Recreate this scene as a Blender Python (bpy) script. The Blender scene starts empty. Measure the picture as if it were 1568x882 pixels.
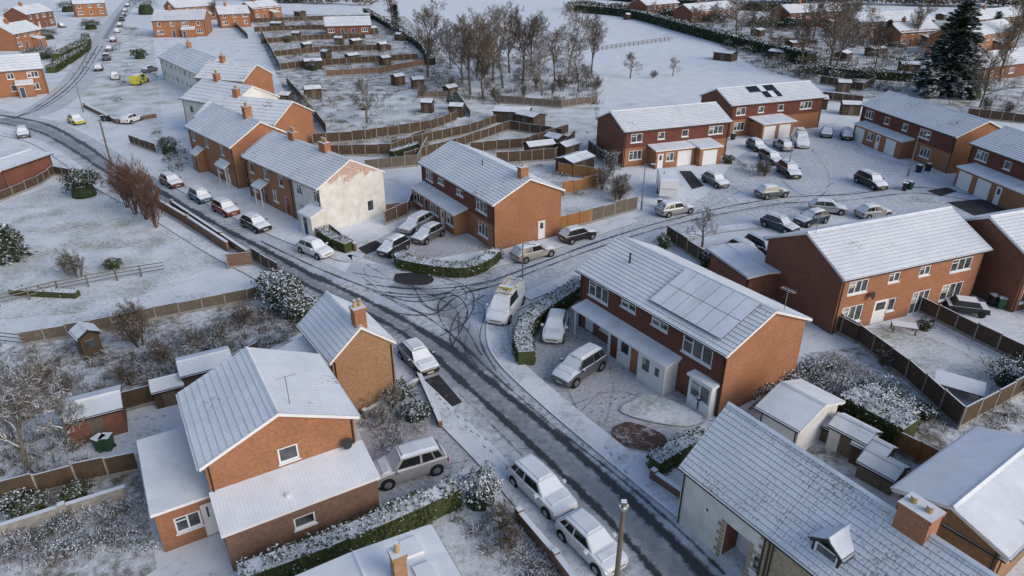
import bpy, math, random
from mathutils import Vector, Matrix, noise
R=random.Random(7)
scene=bpy.context.scene
PITCH=math.radians(26.8); FP=1060.0; CH=28.0
SP,CP=math.sin(PITCH),math.cos(PITCH)
# survey transform: photo coordinate (1568x882) of a point at height h -> plan position in metres
def G(u,v,h=0.0):
    x=(u-784)/FP; y=(v-441)/FP
    t=(CH-h)/(SP+y*CP)
    return Vector((x*t,(CP-y*SP)*t,0))
cam=bpy.data.cameras.new("camera"); co=bpy.data.objects.new("camera",cam); scene.collection.objects.link(co)
co.location=(0,0,CH); co.rotation_euler=(math.pi/2-PITCH,0,0); cam.sensor_width=36; cam.lens=FP/1568*36; cam.clip_end=6000
scene.camera=co
scene.view_settings.view_transform='Standard'; scene.view_settings.look='None'; scene.view_settings.exposure=0
# ------------------------------------------------ light
w=bpy.data.worlds.new("World"); scene.world=w; w.use_nodes=True
nt=w.node_tree; nt.nodes.clear()
sky=nt.nodes.new('ShaderNodeTexSky'); sky.sky_type='NISHITA'; sky.sun_disc=False
sky.sun_elevation=math.radians(28); sky.sun_rotation=math.radians(125); sky.dust_density=2
bg=nt.nodes.new('ShaderNodeBackground'); bg.inputs[1].default_value=0.15
ow=nt.nodes.new('ShaderNodeOutputWorld'); nt.links.new(sky.outputs[0],bg.inputs[0]); nt.links.new(bg.outputs[0],ow.inputs[0])
sl=bpy.data.lights.new("sun","SUN"); so=bpy.data.objects.new("sun",sl); scene.collection.objects.link(so)
sl.energy=1.2; sl.angle=math.radians(40); sl.color=(1,.94,.87)
tos=Vector((math.sin(math.radians(125))*math.cos(math.radians(28)),math.cos(math.radians(125))*math.cos(math.radians(28)),math.sin(math.radians(28))))
so.rotation_euler=(-tos).to_track_quat('-Z','Y').to_euler()
# ------------------------------------------------ node helpers
def newmat(name):
    m=bpy.data.materials.new(name); m.use_nodes=True; m.node_tree.nodes.clear(); return m,m.node_tree
def nd(nt,t,pr=None,ins=None):
    n=nt.nodes.new(t)
    for k,v in (pr or {}).items(): setattr(n,k,v)
    for k,v in (ins or {}).items():
        s=n.inputs[k]
        if isinstance(v,bpy.types.NodeSocket): nt.links.new(v,s)
        else: s.default_value=v
    return n
def ma(nt,op,a,b=0.0,c=None):
    i={0:a,1:b}
    if c is not None: i[2]=c
    return nd(nt,'ShaderNodeMath',{'operation':op},i).outputs[0]
def c4(c): return c if isinstance(c,bpy.types.NodeSocket) else (c[0],c[1],c[2],1)
def mixc(nt,f,a,b,bt='MIX'):
    return nd(nt,'ShaderNodeMix',{'data_type':'RGBA','blend_type':bt},{0:f,6:c4(a),7:c4(b)}).outputs[2]
def noi(nt,vec,scale,detail=3,rough=.55):
    return nd(nt,'ShaderNodeTexNoise',None,{'Vector':vec,'Scale':scale,'Detail':detail,'Roughness':rough}).outputs[0]
def mr(nt,v,a,b):
    return nd(nt,'ShaderNodeMapRange',{'interpolation_type':'SMOOTHSTEP'},{0:v,1:a,2:b,3:0.0,4:1.0}).outputs[0]
def snowcol(nt,pos):
    return mixc(nt,mr(nt,noi(nt,pos,.35,4),.3,.7),(.71,.76,.84),(.81,.85,.91))
def finish(nt,col,rough=.85,bump=None,metal=0,coat=0,spec=.3,extra=None):
    i={'Base Color':c4(col),'Roughness':rough,'Metallic':metal,'Coat Weight':coat,'Specular IOR Level':spec}
    if bump is not None:
        i['Normal']=nd(nt,'ShaderNodeBump',None,{'Strength':.5,'Distance':bump[1],'Height':bump[0]}).outputs[0]
    b=nd(nt,'ShaderNodeBsdfPrincipled',None,i)
    o=nt.nodes.new('ShaderNodeOutputMaterial')
    nt.links.new(b.outputs[0],o.inputs[0]); return b,o
def snowy(name,c1,c2=None,ns=3,th=.6,k=.3,rough=.85,brick=False,board=0,metal=0,coat=0,spec=.3,mort=(.42,.36,.3),snsc=1.7,worn=None):
    m,nt=newmat(name); c2=c2 or tuple(x*.7 for x in c1)
    geo=nd(nt,'ShaderNodeNewGeometry'); pos=geo.outputs['Position']
    n1=mr(nt,noi(nt,pos,ns,4),.3,.7)
    col=mixc(nt,n1,c1,c2)
    uv=nd(nt,'ShaderNodeTexCoord').outputs['UV']
    zz_=nd(nt,'ShaderNodeSeparateXYZ',None,{0:pos}).outputs[2]
    if brick:
        b=nd(nt,'ShaderNodeTexBrick',{'offset':.5},{'Vector':uv,'Color1':c4(c1),'Color2':c4(c2),'Mortar':c4(mort),'Scale':1.0,'Mortar Size':.008,'Mortar Smooth':.3,'Bias':-.2,'Brick Width':.225,'Row Height':.075})
        big=mr(nt,noi(nt,pos,.6,5),.25,.75)
        col=mixc(nt,.5,b.outputs[0],col)
        fb=mr(nt,noi(nt,uv,5,3,.7),.48,.62)
        col=mixc(nt,ma(nt,'MULTIPLY',fb,.4),col,tuple(x*.45 for x in c1))
        col=mixc(nt,ma(nt,'MULTIPLY',big,.4),col,tuple(x*.5 for x in c1))
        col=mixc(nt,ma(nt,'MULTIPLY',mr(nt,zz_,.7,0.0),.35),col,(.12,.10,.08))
    if worn:   # render fallen away near the top, brick below it
        wm_=mr(nt,ma(nt,'ADD',ma(nt,'MULTIPLY',ma(nt,'SUBTRACT',zz_,5.25),.24),noi(nt,pos,1.3,6,.7)),.50,.56)
        wb=mixc(nt,mr(nt,noi(nt,pos,9,4,.7),.42,.6),(.40,.16,.10),(.62,.52,.46))
        col=mixc(nt,ma(nt,'MULTIPLY',wm_,.9),col,wb)
        col=mixc(nt,ma(nt,'MULTIPLY',mr(nt,noi(nt,pos,.9,5),.5,.75),.25),col,(.42,.38,.33))
    if board:
        u=nd(nt,'ShaderNodeSeparateXYZ',None,{0:uv}).outputs[0]
        fr=ma(nt,'FRACT',ma(nt,'DIVIDE',u,board))
        ln=mr(nt,ma(nt,'ABSOLUTE',ma(nt,'SUBTRACT',fr,.5)),.38,.5)
        col=mixc(nt,ma(nt,'MULTIPLY',ln,.6),col,tuple(x*.25 for x in c1))
        pid=noi(nt,nd(nt,'ShaderNodeCombineXYZ',None,{0:ma(nt,'FLOOR',ma(nt,'DIVIDE',u,board))}).outputs[0],7.3,0)
        col=mixc(nt,mr(nt,pid,.3,.7),col,tuple(x*.7 for x in c1),'MIX') 
    if th is not None:
        nz=nd(nt,'ShaderNodeSeparateXYZ',None,{0:geo.outputs['True Normal']}).outputs[2]
        s=ma(nt,'ADD',nz,ma(nt,'MULTIPLY',ma(nt,'SUBTRACT',noi(nt,pos,snsc,5,.65),.5),k))
        mask=mr(nt,s,th-.07,th+.07)
        col=mixc(nt,mask,col,snowcol(nt,pos))
        rough=nd(nt,'ShaderNodeMix',None,{0:mask,2:rough,3:.9}).outputs[0]
        if metal or coat:
            im=ma(nt,'SUBTRACT',1.0,mask); metal=ma(nt,'MULTIPLY',im,metal); coat=ma(nt,'MULTIPLY',im,coat)
    finish(nt,col,rough,None,metal,coat,spec); return m
def roofmat(name,tile,bare,rib=.3,fine=2.5,wa=.5,soft=.05):
    m,nt=newmat(name); geo=nd(nt,'ShaderNodeNewGeometry'); pos=geo.outputs['Position']
    uv=nd(nt,'ShaderNodeTexCoord').outputs['UV']; sx=nd(nt,'ShaderNodeSeparateXYZ',None,{0:uv})
    a=noi(nt,pos,.22,2); b=noi(nt,pos,fine,6,.7)
    s=ma(nt,'ADD',ma(nt,'MULTIPLY',a,wa),ma(nt,'MULTIPLY',b,1-wa))
    fr=ma(nt,'FRACT',ma(nt,'DIVIDE',sx.outputs[0],rib))
    ln=mr(nt,ma(nt,'ABSOLUTE',ma(nt,'SUBTRACT',fr,.5)),.36,.5)
    s2=ma(nt,'SUBTRACT',s,ma(nt,'MULTIPLY',ln,.05))
    mask=mr(nt,s2,bare-soft,bare+soft)
    sc=snowcol(nt,pos)
    sc=mixc(nt,ma(nt,'MULTIPLY',mr(nt,noi(nt,pos,1.1,6,.7),.42,.62),.16),sc,(.46,.49,.55))
    sc=mixc(nt,ma(nt,'MULTIPLY',ln,.14),sc,(.3,.32,.36))
    col=mixc(nt,mask,mixc(nt,b,tile,tuple(x*.5 for x in tile)),sc)
    finish(nt,col,.85,(ma(nt,'SUBTRACT',b,ln),.02)); return m
def groundmat(name,c1,c2,thr,wid=.12,s1=.25,s2=3.0,snow2=None,fn=14):
    m,nt=newmat(name); geo=nd(nt,'ShaderNodeNewGeometry'); pos=geo.outputs['Position']
    a=noi(nt,pos,s1,4); b=noi(nt,pos,s2,5,.65); c=noi(nt,pos,fn,3,.6)
    s=ma(nt,'ADD',ma(nt,'ADD',ma(nt,'MULTIPLY',a,.4),ma(nt,'MULTIPLY',b,.35)),ma(nt,'MULTIPLY',c,.25))
    mask=mr(nt,s,thr-wid,thr+wid)
    sc=snowcol(nt,pos)
    if snow2: sc=mixc(nt,mr(nt,a,.35,.65),sc,snow2)
    col=mixc(nt,mask,mixc(nt,mr(nt,c,.3,.7),c1,c2),sc)
    finish(nt,col,.9,(ma(nt,'ADD',b,c),.07)); return m
def trackmat(name,strength,lo,hi,colr=(.045,.048,.055)):
    m,nt=newmat(name); geo=nd(nt,'ShaderNodeNewGeometry'); pos=geo.outputs['Position']
    u=nd(nt,'ShaderNodeSeparateXYZ',None,{0:nd(nt,'ShaderNodeTexCoord').outputs['UV']}).outputs[0]
    e=ma(nt,'SUBTRACT',1.0,ma(nt,'ABSOLUTE',ma(nt,'SUBTRACT',ma(nt,'MULTIPLY',u,2.0),1.0)))
    nn=ma(nt,'ADD',ma(nt,'MULTIPLY',noi(nt,pos,2.2,5,.7),.5),ma(nt,'MULTIPLY',noi(nt,pos,.3,2),.5))
    s=ma(nt,'ADD',e,ma(nt,'MULTIPLY',ma(nt,'SUBTRACT',nn,.5),2.4))
    al=ma(nt,'MULTIPLY',mr(nt,s,lo,hi),strength)
    b=nd(nt,'ShaderNodeBsdfPrincipled',None,{'Base Color':c4(colr),'Roughness':.5})
    t=nt.nodes.new('ShaderNodeBsdfTransparent'); mx=nd(nt,'ShaderNodeMixShader',None,{0:al})
    nt.links.new(t.outputs[0],mx.inputs[1]); nt.links.new(b.outputs[0],mx.inputs[2])
    o=nt.nodes.new('ShaderNodeOutputMaterial'); nt.links.new(mx.outputs[0],o.inputs[0]); return m
M={}
M['brick']=snowy('brick_orange',(.43,.185,.085),(.30,.12,.06),6,.75,.1,.9,True)
M['brickR']=snowy('brick_red',(.26,.10,.062),(.17,.065,.045),6,.75,.1,.9,True,mort=(.28,.22,.19))
M['brickY']=snowy('brick_buff',(.42,.24,.12),(.27,.14,.075),6,.75,.1,.9,True)
M['brickL']=snowy('brick_garden',(.24,.125,.085),(.15,.085,.065),4,.6,.3,.9,True)
M['tilehung']=snowy('hung_tile',(.20,.07,.048),(.135,.05,.038),6,.8,.1,.85,True,mort=(.1,.04,.03))
M['render']=snowy('white_render',(.74,.73,.69),(.62,.60,.56),1.2,.8,.1,.9)
M['renderw']=snowy('worn_white_render',(.74,.73,.69),(.62,.60,.56),1.2,.8,.1,.9,worn=1)
M['stone']=snowy('stone',(.50,.39,.25),(.26,.21,.15),4,.8,.1,.95,True,mort=(.5,.45,.36))
M['upvc']=snowy('white_upvc',(.8,.8,.8),(.74,.75,.76),2,.8,.2,.35)
M['dark']=snowy('dark_trim',(.03,.03,.032),(.02,.02,.02),2,.85,.2,.5)
M['doorb']=snowy('door_blue',(.05,.09,.16),None,2,None); M['doorr']=snowy('door_red',(.22,.05,.035),None,2,None)
M['tile']=snowy('roof_tile_edge',(.17,.155,.155),(.36,.37,.40),9,.9,.1,.9)
M['roof']=roofmat('snow_on_tiles',(.17,.13,.11),.352,fine=3.2); M['roofp']=roofmat('thin_snow_on_tiles',(.24,.19,.165),.415,.2,7,.35,.09)
M['roofc']=roofmat('snow_on_cladding',(.35,.36,.38),.3,.18); M['rooff']=roofmat('snow_on_felt',(.3,.3,.32),.28,5)
M['wood']=snowy('fence_wood',(.12,.082,.055),(.075,.053,.038),2,.6,.25,.9,board=.14)
M['woodl']=snowy('fence_wood_weathered',(.20,.165,.13),(.13,.11,.09),2,.6,.25,.9,board=.14)
M['woodo']=snowy('fence_wood_new',(.40,.2,.08),(.32,.155,.065),2,.6,.2,.9,board=.14)
M['conc']=snowy('concrete',(.34,.33,.31),(.24,.23,.22),3,.7,.4)
M['bark']=snowy('bark',(.15,.115,.08),(.09,.07,.055),4,.8,.5,.95)
M['barkr']=snowy('bark_red',(.17,.09,.065),(.10,.06,.048),4,.85,.5,.95)
M['barkg']=snowy('bark_grey',(.18,.155,.125),(.11,.095,.075),4,.62,.7,.95)
M['leaf']=snowy('hedge_leaf',(.075,.09,.025),(.04,.055,.02),8,.86,.55,.7,snsc=4)
M['leafd']=snowy('dark_leaf',(.04,.055,.022),(.022,.034,.016),8,.78,.7,.7,snsc=2.5)
M['leafs']=snowy('snow_laden_leaf',(.06,.07,.035),(.035,.045,.025),8,.60,.9,.7,snsc=2.5)
M['dead']=snowy('dead_stems',(.2,.155,.105),(.10,.08,.06),8,.66,.9,.9,snsc=3)
M['leafd2']=snowy('conifer_needles',(.04,.055,.028),(.02,.032,.016),8,.93,1.0,.8,snsc=.8)
M['tyre']=snowy('tyre',(.018,.018,.018),None,3,None,rough=.9)
M['hub']=snowy('alloy_wheel',(.4,.4,.42),None,3,None,rough=.35,metal=.8)
M['cglass']=snowy('car_glass',(.012,.015,.018),(.02,.022,.026),3,.6,.45,.08,spec=.7)
M['wglass']=snowy('window_glass',(.03,.036,.042),(.10,.11,.12),1.1,.95,.1,.08,spec=.9)
M['blind']=snowy('net_curtain',(.42,.41,.38),None,2,None)
M['red']=snowy('tail_light',(.35,.01,.01),None,3,None,rough=.2); M['lamp']=snowy('headlight',(.6,.62,.65),None,3,None,rough=.1,metal=.5)
M['plate']=snowy('number_plate',(.7,.68,.5),None,3,None)
M['yellow']=snowy('yellow_paint',(.75,.5,.02),None,3,.9,.3,.5)
M['binm']=snowy('bin_plastic',(.03,.035,.04),None,3,.75,.3,.5); M['bing']=snowy('bin_green_plastic',(.03,.09,.04),None,3,.75,.3,.5)
M['pot']=snowy('clay_pot',(.5,.34,.18),None,3,.9,.1); M['steel']=snowy('galvanised_steel',(.3,.31,.32),None,3,.9,.1,.5,metal=.5)
M['solar']=snowy('solar_glass',(.015,.02,.035),None,3,None,rough=.15)
M['soil']=groundmat('brown_bed',(.12,.065,.05),(.08,.05,.04),.60,.08)
M['snow']=groundmat('ground_snow',(.22,.2,.12),(.13,.13,.07),.40,.10)
M['field']=groundmat('field_snow',(.3,.3,.22),(.2,.2,.14),.33,.08)
M['lawn']=groundmat('lawn_snow',(.19,.20,.10),(.11,.12,.06),.445,.13)
M['rough']=groundmat('rough_snow',(.16,.13,.08),(.07,.065,.04),.49,.10,.4,2.0)
M['road']=groundmat('road_snow',(.22,.23,.25),(.13,.135,.15),.43,.13,.15,2.0,(.50,.55,.64))
M['drive']=groundmat('driveway_snow',(.26,.21,.195),(.15,.12,.115),.47,.14,.3,4.0,(.55,.58,.65))
M['pave']=groundmat('pavement_snow',(.3,.3,.3),(.2,.2,.2),.41,.12,.4,3.0)
M['tarmac']=groundmat('bare_tarmac',(.05,.05,.055),(.035,.035,.04),.65,.08)
M['track']=trackmat('wheel_track_dark',.93,.2,.85); M['trackf']=trackmat('wheel_track_faint',.55,.5,1.2); M['trackt']=trackmat('wheel_track_thin',.7,.35,1.0); M['trackj']=trackmat('turning_track',.78,.3,.9)
M['slush']=trackmat('slushy_lane',.42,-.1,1.1,(.13,.14,.16)); M['foot']=trackmat('footprint',.5,-.3,.5,(.25,.25,.27))
PAINT={'white':(.72,.73,.74),'silver':(.38,.39,.40),'grey':(.13,.14,.15),'black':(.015,.016,.018),'navy':(.02,.035,.07),'blue':(.04,.13,.25),'maroon':(.12,.02,.025),'red':(.25,.025,.025),'beige':(.34,.32,.28),'yellow':(.6,.55,.04)}
for k,c in PAINT.items():
    M['p_'+k]=snowy('paint_'+k,c,tuple(x*.9 for x in c),3,.64,.4,.3,coat=.6,metal=.4 if k in('silver','grey') else 0,snsc=2.5)
# ------------------------------------------------ mesh builder
class MB:
    def __init__(s): s.v=[];s.f=[];s.m=[];s.mats=[];s.uv=[]
    def mi(s,mat):
        if mat not in s.mats: s.mats.append(mat)
        return s.mats.index(mat)
    def face(s,pts,mat,uv=None,up=False):
        pts=[Vector(p) for p in pts]
        n=(pts[1]-pts[0]).cross(pts[2]-pts[1])
        if n.length<1e-12 and len(pts)>3: n=(pts[2]-pts[1]).cross(pts[3]-pts[2])
        if n.length<1e-12: return
        n.normalize()
        if up and n.z<0:
            pts.reverse(); n=-n
            if uv: uv=uv[::-1]
        if uv is None:
            t=Vector((-n.y,n.x,0))
            t=t.normalized() if t.length>.02 else Vector((1,0,0))
            b=n.cross(t)
            if b.z<0: b=-b
            uv=[(p.dot(t),p.dot(b)) for p in pts]
        i=len(s.v); s.v+=pts; s.f.append(tuple(range(i,i+len(pts)))); s.m.append(s.mi(mat)); s.uv+=uv
    def box(s,x0,x1,y0,y1,z0,z1,mat,top=None,T=None,tx=0,ty=0):
        P=[(x0,y0,z0),(x1,y0,z0),(x1,y1,z0),(x0,y1,z0),(x0+tx,y0+ty,z1),(x1-tx,y0+ty,z1),(x1-tx,y1-ty,z1),(x0+tx,y1-ty,z1)]
        P=[Vector(p) for p in P]
        if T is not None: P=[T@p for p in P]
        for q in((0,1,5,4),(1,2,6,5),(2,3,7,6),(3,0,4,7),(3,2,1,0)): s.face([P[i] for i in q],mat)
        s.face([P[i] for i in(4,5,6,7)],top or mat)
    def cyl(s,c,axis,r,h,mat,n=12,r2=None,cap=True):
        c=Vector(c); a=Vector(axis).normalized(); r2=r if r2 is None else r2
        t=a.orthogonal().normalized(); b=a.cross(t)
        A=[c+(t*math.cos(2*math.pi*i/n)+b*math.sin(2*math.pi*i/n))*r for i in range(n)]
        B=[c+a*h+(t*math.cos(2*math.pi*i/n)+b*math.sin(2*math.pi*i/n))*r2 for i in range(n)]
        for i in range(n): s.face([A[i],A[(i+1)%n],B[(i+1)%n],B[i]],mat)
        if cap: s.face(B,mat); s.face(A[::-1],mat)
    def mesh(s,name,smooth=None):
        me=bpy.data.meshes.new(name); me.from_pydata([tuple(v) for v in s.v],[],s.f)
        for m in s.mats: me.materials.append(M[m])
        me.polygons.foreach_set('material_index',s.m)
        ul=me.uv_layers.new(name='UVMap'); ul.data.foreach_set('uv',[c for uv in s.uv for c in uv])
        if smooth:
            import bmesh
            bm=bmesh.new(); bm.from_mesh(me); bmesh.ops.remove_doubles(bm,verts=bm.verts,dist=.002); bm.to_mesh(me); bm.free()
            me.polygons.foreach_set('use_smooth',[True]*len(me.polygons)); me.set_sharp_from_angle(angle=math.radians(smooth))
        me.update(); return me
    def obj(s,name,parent=None,loc=None,rz=0,smooth=None):
        o=bpy.data.objects.new(name,s.mesh(name,smooth)); scene.collection.objects.link(o)
        if parent: o.parent=parent
        if loc is not None: o.location=loc
        o.rotation_euler=(0,0,rz); return o
def empty(name,loc,rz):
    e=bpy.data.objects.new(name,None); scene.collection.objects.link(e); e.location=loc; e.rotation_euler=(0,0,rz); e.empty_display_size=.5; return e
def smoothl(pts,n=8):
    out=[]; P=[pts[0]*2-pts[1]]+pts+[pts[-1]*2-pts[-2]]
    for i in range(1,len(P)-2):
        for k in range(n):
            t=k/n; a,b,c,d=P[i-1],P[i],P[i+1],P[i+2]
            out.append(.5*((2*b)+(c-a)*t+(2*a-5*b+4*c-d)*t*t+(3*b-a-3*c+d)*t**3))
    out.append(pts[-1]); return out
def offs(pts,d):
    o=[]
    for i,p in enumerate(pts):
        a=pts[max(i-1,0)]; b=pts[min(i+1,len(pts)-1)]; t=(b-a).normalized(); o.append(p+Vector((t.y,-t.x,0))*d)
    return o
def strip(mb,px,wid,z,mat,n=8,world=False,c=0):
    P=smoothl([G(*p) for p in px] if not world else px,n)
    A=offs(P,c-wid/2); B=offs(P,c+wid/2); s=0
    for i in range(len(P)-1):
        l=(P[i+1]-P[i]).length; Z=Vector((0,0,z))
        mb.face([A[i]+Z,B[i]+Z,B[i+1]+Z,A[i+1]+Z],mat,[(0,s),(1,s),(1,s+l),(0,s+l)],up=True); s+=l
def kerb(name,px,wid,side,h=.11):
    P=smoothl([G(*p) for p in px],6); Q=offs(P,wid*side); mb=MB(); Z=Vector((0,0,h)); K=offs(P,.13*side)
    for i in range(len(P)-1):
        mb.face([P[i]+Z,P[i+1]+Z,K[i+1]+Z,K[i]+Z],'conc',up=True)
        mb.face([K[i]+Z,K[i+1]+Z,Q[i+1]+Z,Q[i]+Z],'pave',up=True)
        mb.face([P[i],P[i+1],P[i+1]+Z,P[i]+Z],'conc'); mb.face([Q[i],Q[i+1],Q[i+1]+Z,Q[i]+Z],'conc')
    for i in(0,-1): mb.face([P[i],Q[i],Q[i]+Z,P[i]+Z],'conc')
    mb.obj(name)
from mathutils.geometry import tessellate_polygon
def poly(name,px,mat,z,sm=0,h=None):
    P=[G(*p) for p in px]
    if sm:
        P=smoothl(P+[P[0]],sm)[:-1]
    mb=MB()
    for t in tessellate_polygon([P]): mb.face([P[i]+Vector((0,0,z)) for i in t],mat,up=True)
    if h:
        for i in range(len(P)):
            a,b=P[i],P[(i+1)%len(P)]; mb.face([a,b,b+Vector((0,0,z)),a+Vector((0,0,z))],'conc')
    mb.obj(name)
# ------------------------------------------------ ground
mb=MB(); mb.face([(-3000,-300,0),(3000,-300,0),(3000,5000,0),(-3000,5000,0)],'snow',up=True); mb.obj('ground')
poly('field',[(560,-20),(900,-20),(1060,55),(1230,110),(1150,150),(920,160),(760,100),(640,60)],'field',.004)
poly('garden_lawn',[(0,310),(110,275),(235,320),(345,385),(350,415),(260,440),(120,480),(0,490)],'lawn',.004)
poly('garden_ground',[(40,520),(395,445),(480,500),(400,540),(260,620),(180,620),(0,640),(0,540)],'rough',.005)
poly('garden_ground',[(0,760),(215,720),(240,870),(200,900),(0,900)],'rough',.005)
poly('garden_ground',[(1130,640),(1240,540),(1330,530),(1460,650),(1568,600),(1600,760),(1400,760),(1200,700)],'rough',.005)
poly('garden_ground',[(380,20),(620,25),(660,60),(720,140),(920,165),(900,230),(640,250),(470,230),(440,150)],'rough',.005)
poly('garden_ground',[(680,150),(905,150),(930,250),(960,300),(870,330),(720,250)],'lawn',.009)
poly('garden_ground',[(1150,100),(1040,30),(1300,20),(1568,40),(1568,190),(1320,150)],'rough',.006)
poly('garden_ground',[(100,60),(150,20),(235,60),(250,200),(190,190),(120,150)],'lawn',.006)
poly('garden_lawn',[(490,165),(640,140),(700,165),(560,200)],'lawn',.013)
poly('garden_lawn',[(1300,510),(1370,490),(1520,560),(1470,620)],'lawn',.009)
poly('garden_lawn',[(640,800),(740,775),(800,900),(640,900)],'lawn',.004)
poly('driveway',[(880,470),(1090,635),(1030,700),(960,690),(800,560),(820,490)],'drive',.006)
poly('driveway',[(550,660),(700,640),(740,700),(590,790)],'drive',.006)
poly('driveway',[(540,390),(640,330),(760,380),(640,400),(600,410)],'drive',.006)
# roads
main=[(-120,150),(0,180),(60,194),(120,226),(175,262),(240,299),(330,352),(400,392),(470,428),(540,464),(610,498),(680,545),(745,600),(800,648),(870,712),(950,785),(1040,870),(1150,980)]
mb=MB(); strip(mb,main,6.6,.010,'road'); 
mb.obj('main_road')
mb=MB(); strip(mb,[(600,480),(660,460),(740,440),(820,410),(900,378),(1000,347),(1100,322),(1200,305),(1300,298),(1420,290),(1500,300),(1600,330)],6.4,.014,'road'); mb.obj('side_road')
mb=MB(); strip(mb,[(20,182),(70,165),(118,125),(148,75),(178,30),(205,-5)],6.5,.0145,'road'); mb.obj('top_road')
poly('cul_de_sac_road',[(1000,345),(1080,300),(1130,240),(1200,195),(1290,200),(1330,235),(1420,262),(1568,300),(1568,345),(1400,325),(1240,325),(1170,350),(1080,360)],'road',.018)
poly('junction_road',[(540,400),(600,408),(700,425),(800,410),(790,450),(745,480),(745,540),(780,610),(700,560),(600,490),(520,445)],'road',.022,4)
# wheel tracks
tr=MB(); zz=[.026]
def trk(px,wd,mat):
    strip(tr,px,wd,zz[0],mat,8); zz[0]+=.0012
trk([(0,182),(60,196),(120,228),(175,264),(240,301),(330,354),(400,394),(470,432),(545,470),(620,508)],4.6,'slush')
trk([(620,505),(690,555),(745,605),(800,652),(870,716),(950,790),(1040,880),(1080,920)],4.4,'slush')
trk([(0,176),(70,190),(130,222),(180,257),(245,293),(330,343),(400,380),(470,417),(540,450),(610,485),(690,535),(755,588),(830,648),(900,708),(990,790),(1090,890)],1.15,'track')
trk([(0,188),(60,202),(112,230),(165,265),(230,303),(315,353),(385,391),(455,430),(525,463),(600,500),(670,550),(730,605),(790,660),(850,716),(930,795),(1010,885)],.9,'track')
trk([(560,442),(640,478),(700,520),(750,568),(850,655),(940,725),(1040,812),(1110,880)],.5,'trackt')
trk([(400,370),(480,408),(560,440),(630,462),(700,452)],.5,'trackj')
trk([(700,600),(760,658),(830,730),(920,830),(960,890)],.35,'trackf')
trk([(610,430),(670,455),(700,500),(740,570)],3.4,'slush')
for d in(0,7,-8):
    trk([(150+d,70),(118+d,120),(70+d,160),(20,182)],.6,'track' if d==0 else 'trackt')
trk([(160,60),(185,20),(205,-5)],2.5,'slush')
for y in(-4,5):
    trk([(560,440+y),(650,447+y),(740,437+y),(820,410+y),(900,380+y),(1000,348+y),(1100,324+y),(1200,307+y),(1300,302+y),(1400,291+y),(1500,304+y)],.55,'trackj' if y<0 else 'trackt')
trk([(1330,292),(1250,300),(1150,290),(1090,315),(1000,352)],.4,'trackf'); trk([(1210,230),(1190,262),(1230,300),(1300,306)],.4,'trackf')
trk([(1240,225),(1270,270),(1250,305),(1180,312)],.35,'trackf'); trk([(1110,280),(1150,300),(1230,312),(1300,300)],.3,'trackf'); trk([(1330,285),(1290,275),(1240,300),(1170,318),(1050,340)],.3,'trackf')
for px in([(615,425),(672,425),(722,447),(716,490),(665,520)],[(640,462),(690,450),(716,478),(690,535)],[(555,425),(620,472),(700,492),(738,545)],
  [(748,440),(700,455),(662,482),(598,480)],[(742,452),(702,480),(690,522),(722,566)],[(655,440),(700,437),(714,458),(684,476),(652,470),(640,456)],
  [(540,418),(600,430),(660,452),(700,478),(704,520),(740,575)],[(560,405),(610,432),(670,447),(730,442)],[(700,440),(672,465),(680,500),(725,545)],
  [(630,436),(655,470),(700,487),(742,478)],[(580,452),(640,456),(696,446),(760,430)],[(690,452),(740,470),(735,520),(760,570)]):
    trk(px,R.choice([.18,.25,.4]),R.choice(['trackj','trackt','trackj']))
for px in([(722,455),(730,500),(745,545),(790,600)],[(735,450),(722,490),(712,540),(745,590)],[(850,560),(880,620),(900,670)],[(870,600),(820,600),(770,590)],[(640,590),(690,640),(720,690),(740,700)],[(960,700),(930,655),(880,640)],[(1000,615),(940,600),(880,620),(830,640)],[(640,395),(620,410),(580,415)],[(560,400),(560,420),(600,450)],
 [(690,735),(740,720),(790,690),(830,690)],[(680,715),(730,700),(770,670)],[(920,600),(880,640),(850,660)],[(940,585),(930,640),(915,690),(930,730)]):
    trk(px,.22,'trackf')
tr.obj('wheel_tracks')
kerb('pavement',[(792,455),(752,480),(745,520),(765,560),(830,622),(900,682),(990,757),(1060,815),(1180,925)],1.7,-1)
kerb('pavement',[(575,520),(640,575),(700,632),(770,700),(860,800),(930,890)],1.6,1)
kerb('pavement',[(200,255),(290,300),(370,340),(440,372),(520,400),(550,398),(560,390)],1.5,-1)
kerb('pavement',[(598,402),(690,423),(780,405),(870,376),(980,340)],1.6,-1)
kerb('pavement',[(795,452),(860,425),(960,385),(1080,352),(1150,342)],1.5,1)
kerb('pavement',[(0,202),(60,216),(110,245),(165,285),(250,330),(330,378),(420,425),(510,475),(560,508)],1.4,1)
poly('bare_tarmac_patch',[(606,420),(640,419),(664,427),(655,437),(620,437),(604,430)],'tarmac',.09,3,1)
poly('bare_tarmac_patch',[(648,582),(672,574),(708,616),(684,627)],'tarmac',.018)
poly('flower_bed',[(940,655),(965,648),(1012,665),(1020,680),(1000,692),(950,682),(937,668)],'soil',.1,3,1)
poly('bare_tarmac_patch',[(1418,292),(1450,287),(1466,293),(1440,301)],'tarmac',.024)
poly('bare_tarmac_patch',[(1450,310),(1500,305),(1560,318),(1530,335),(1490,330)],'tarmac',.0245)
poly('bare_tarmac_patch',[(1040,262),(1058,262),(1078,285),(1060,290)],'tarmac',.024)
poly('bare_tarmac_patch',[(548,380),(575,368),(592,378),(560,390)],'tarmac',.012)
poly('front_lawn',[(955,622),(1000,606),(1075,640),(1050,655),(985,645),(950,632)],'lawn',.13,3,1)
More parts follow.
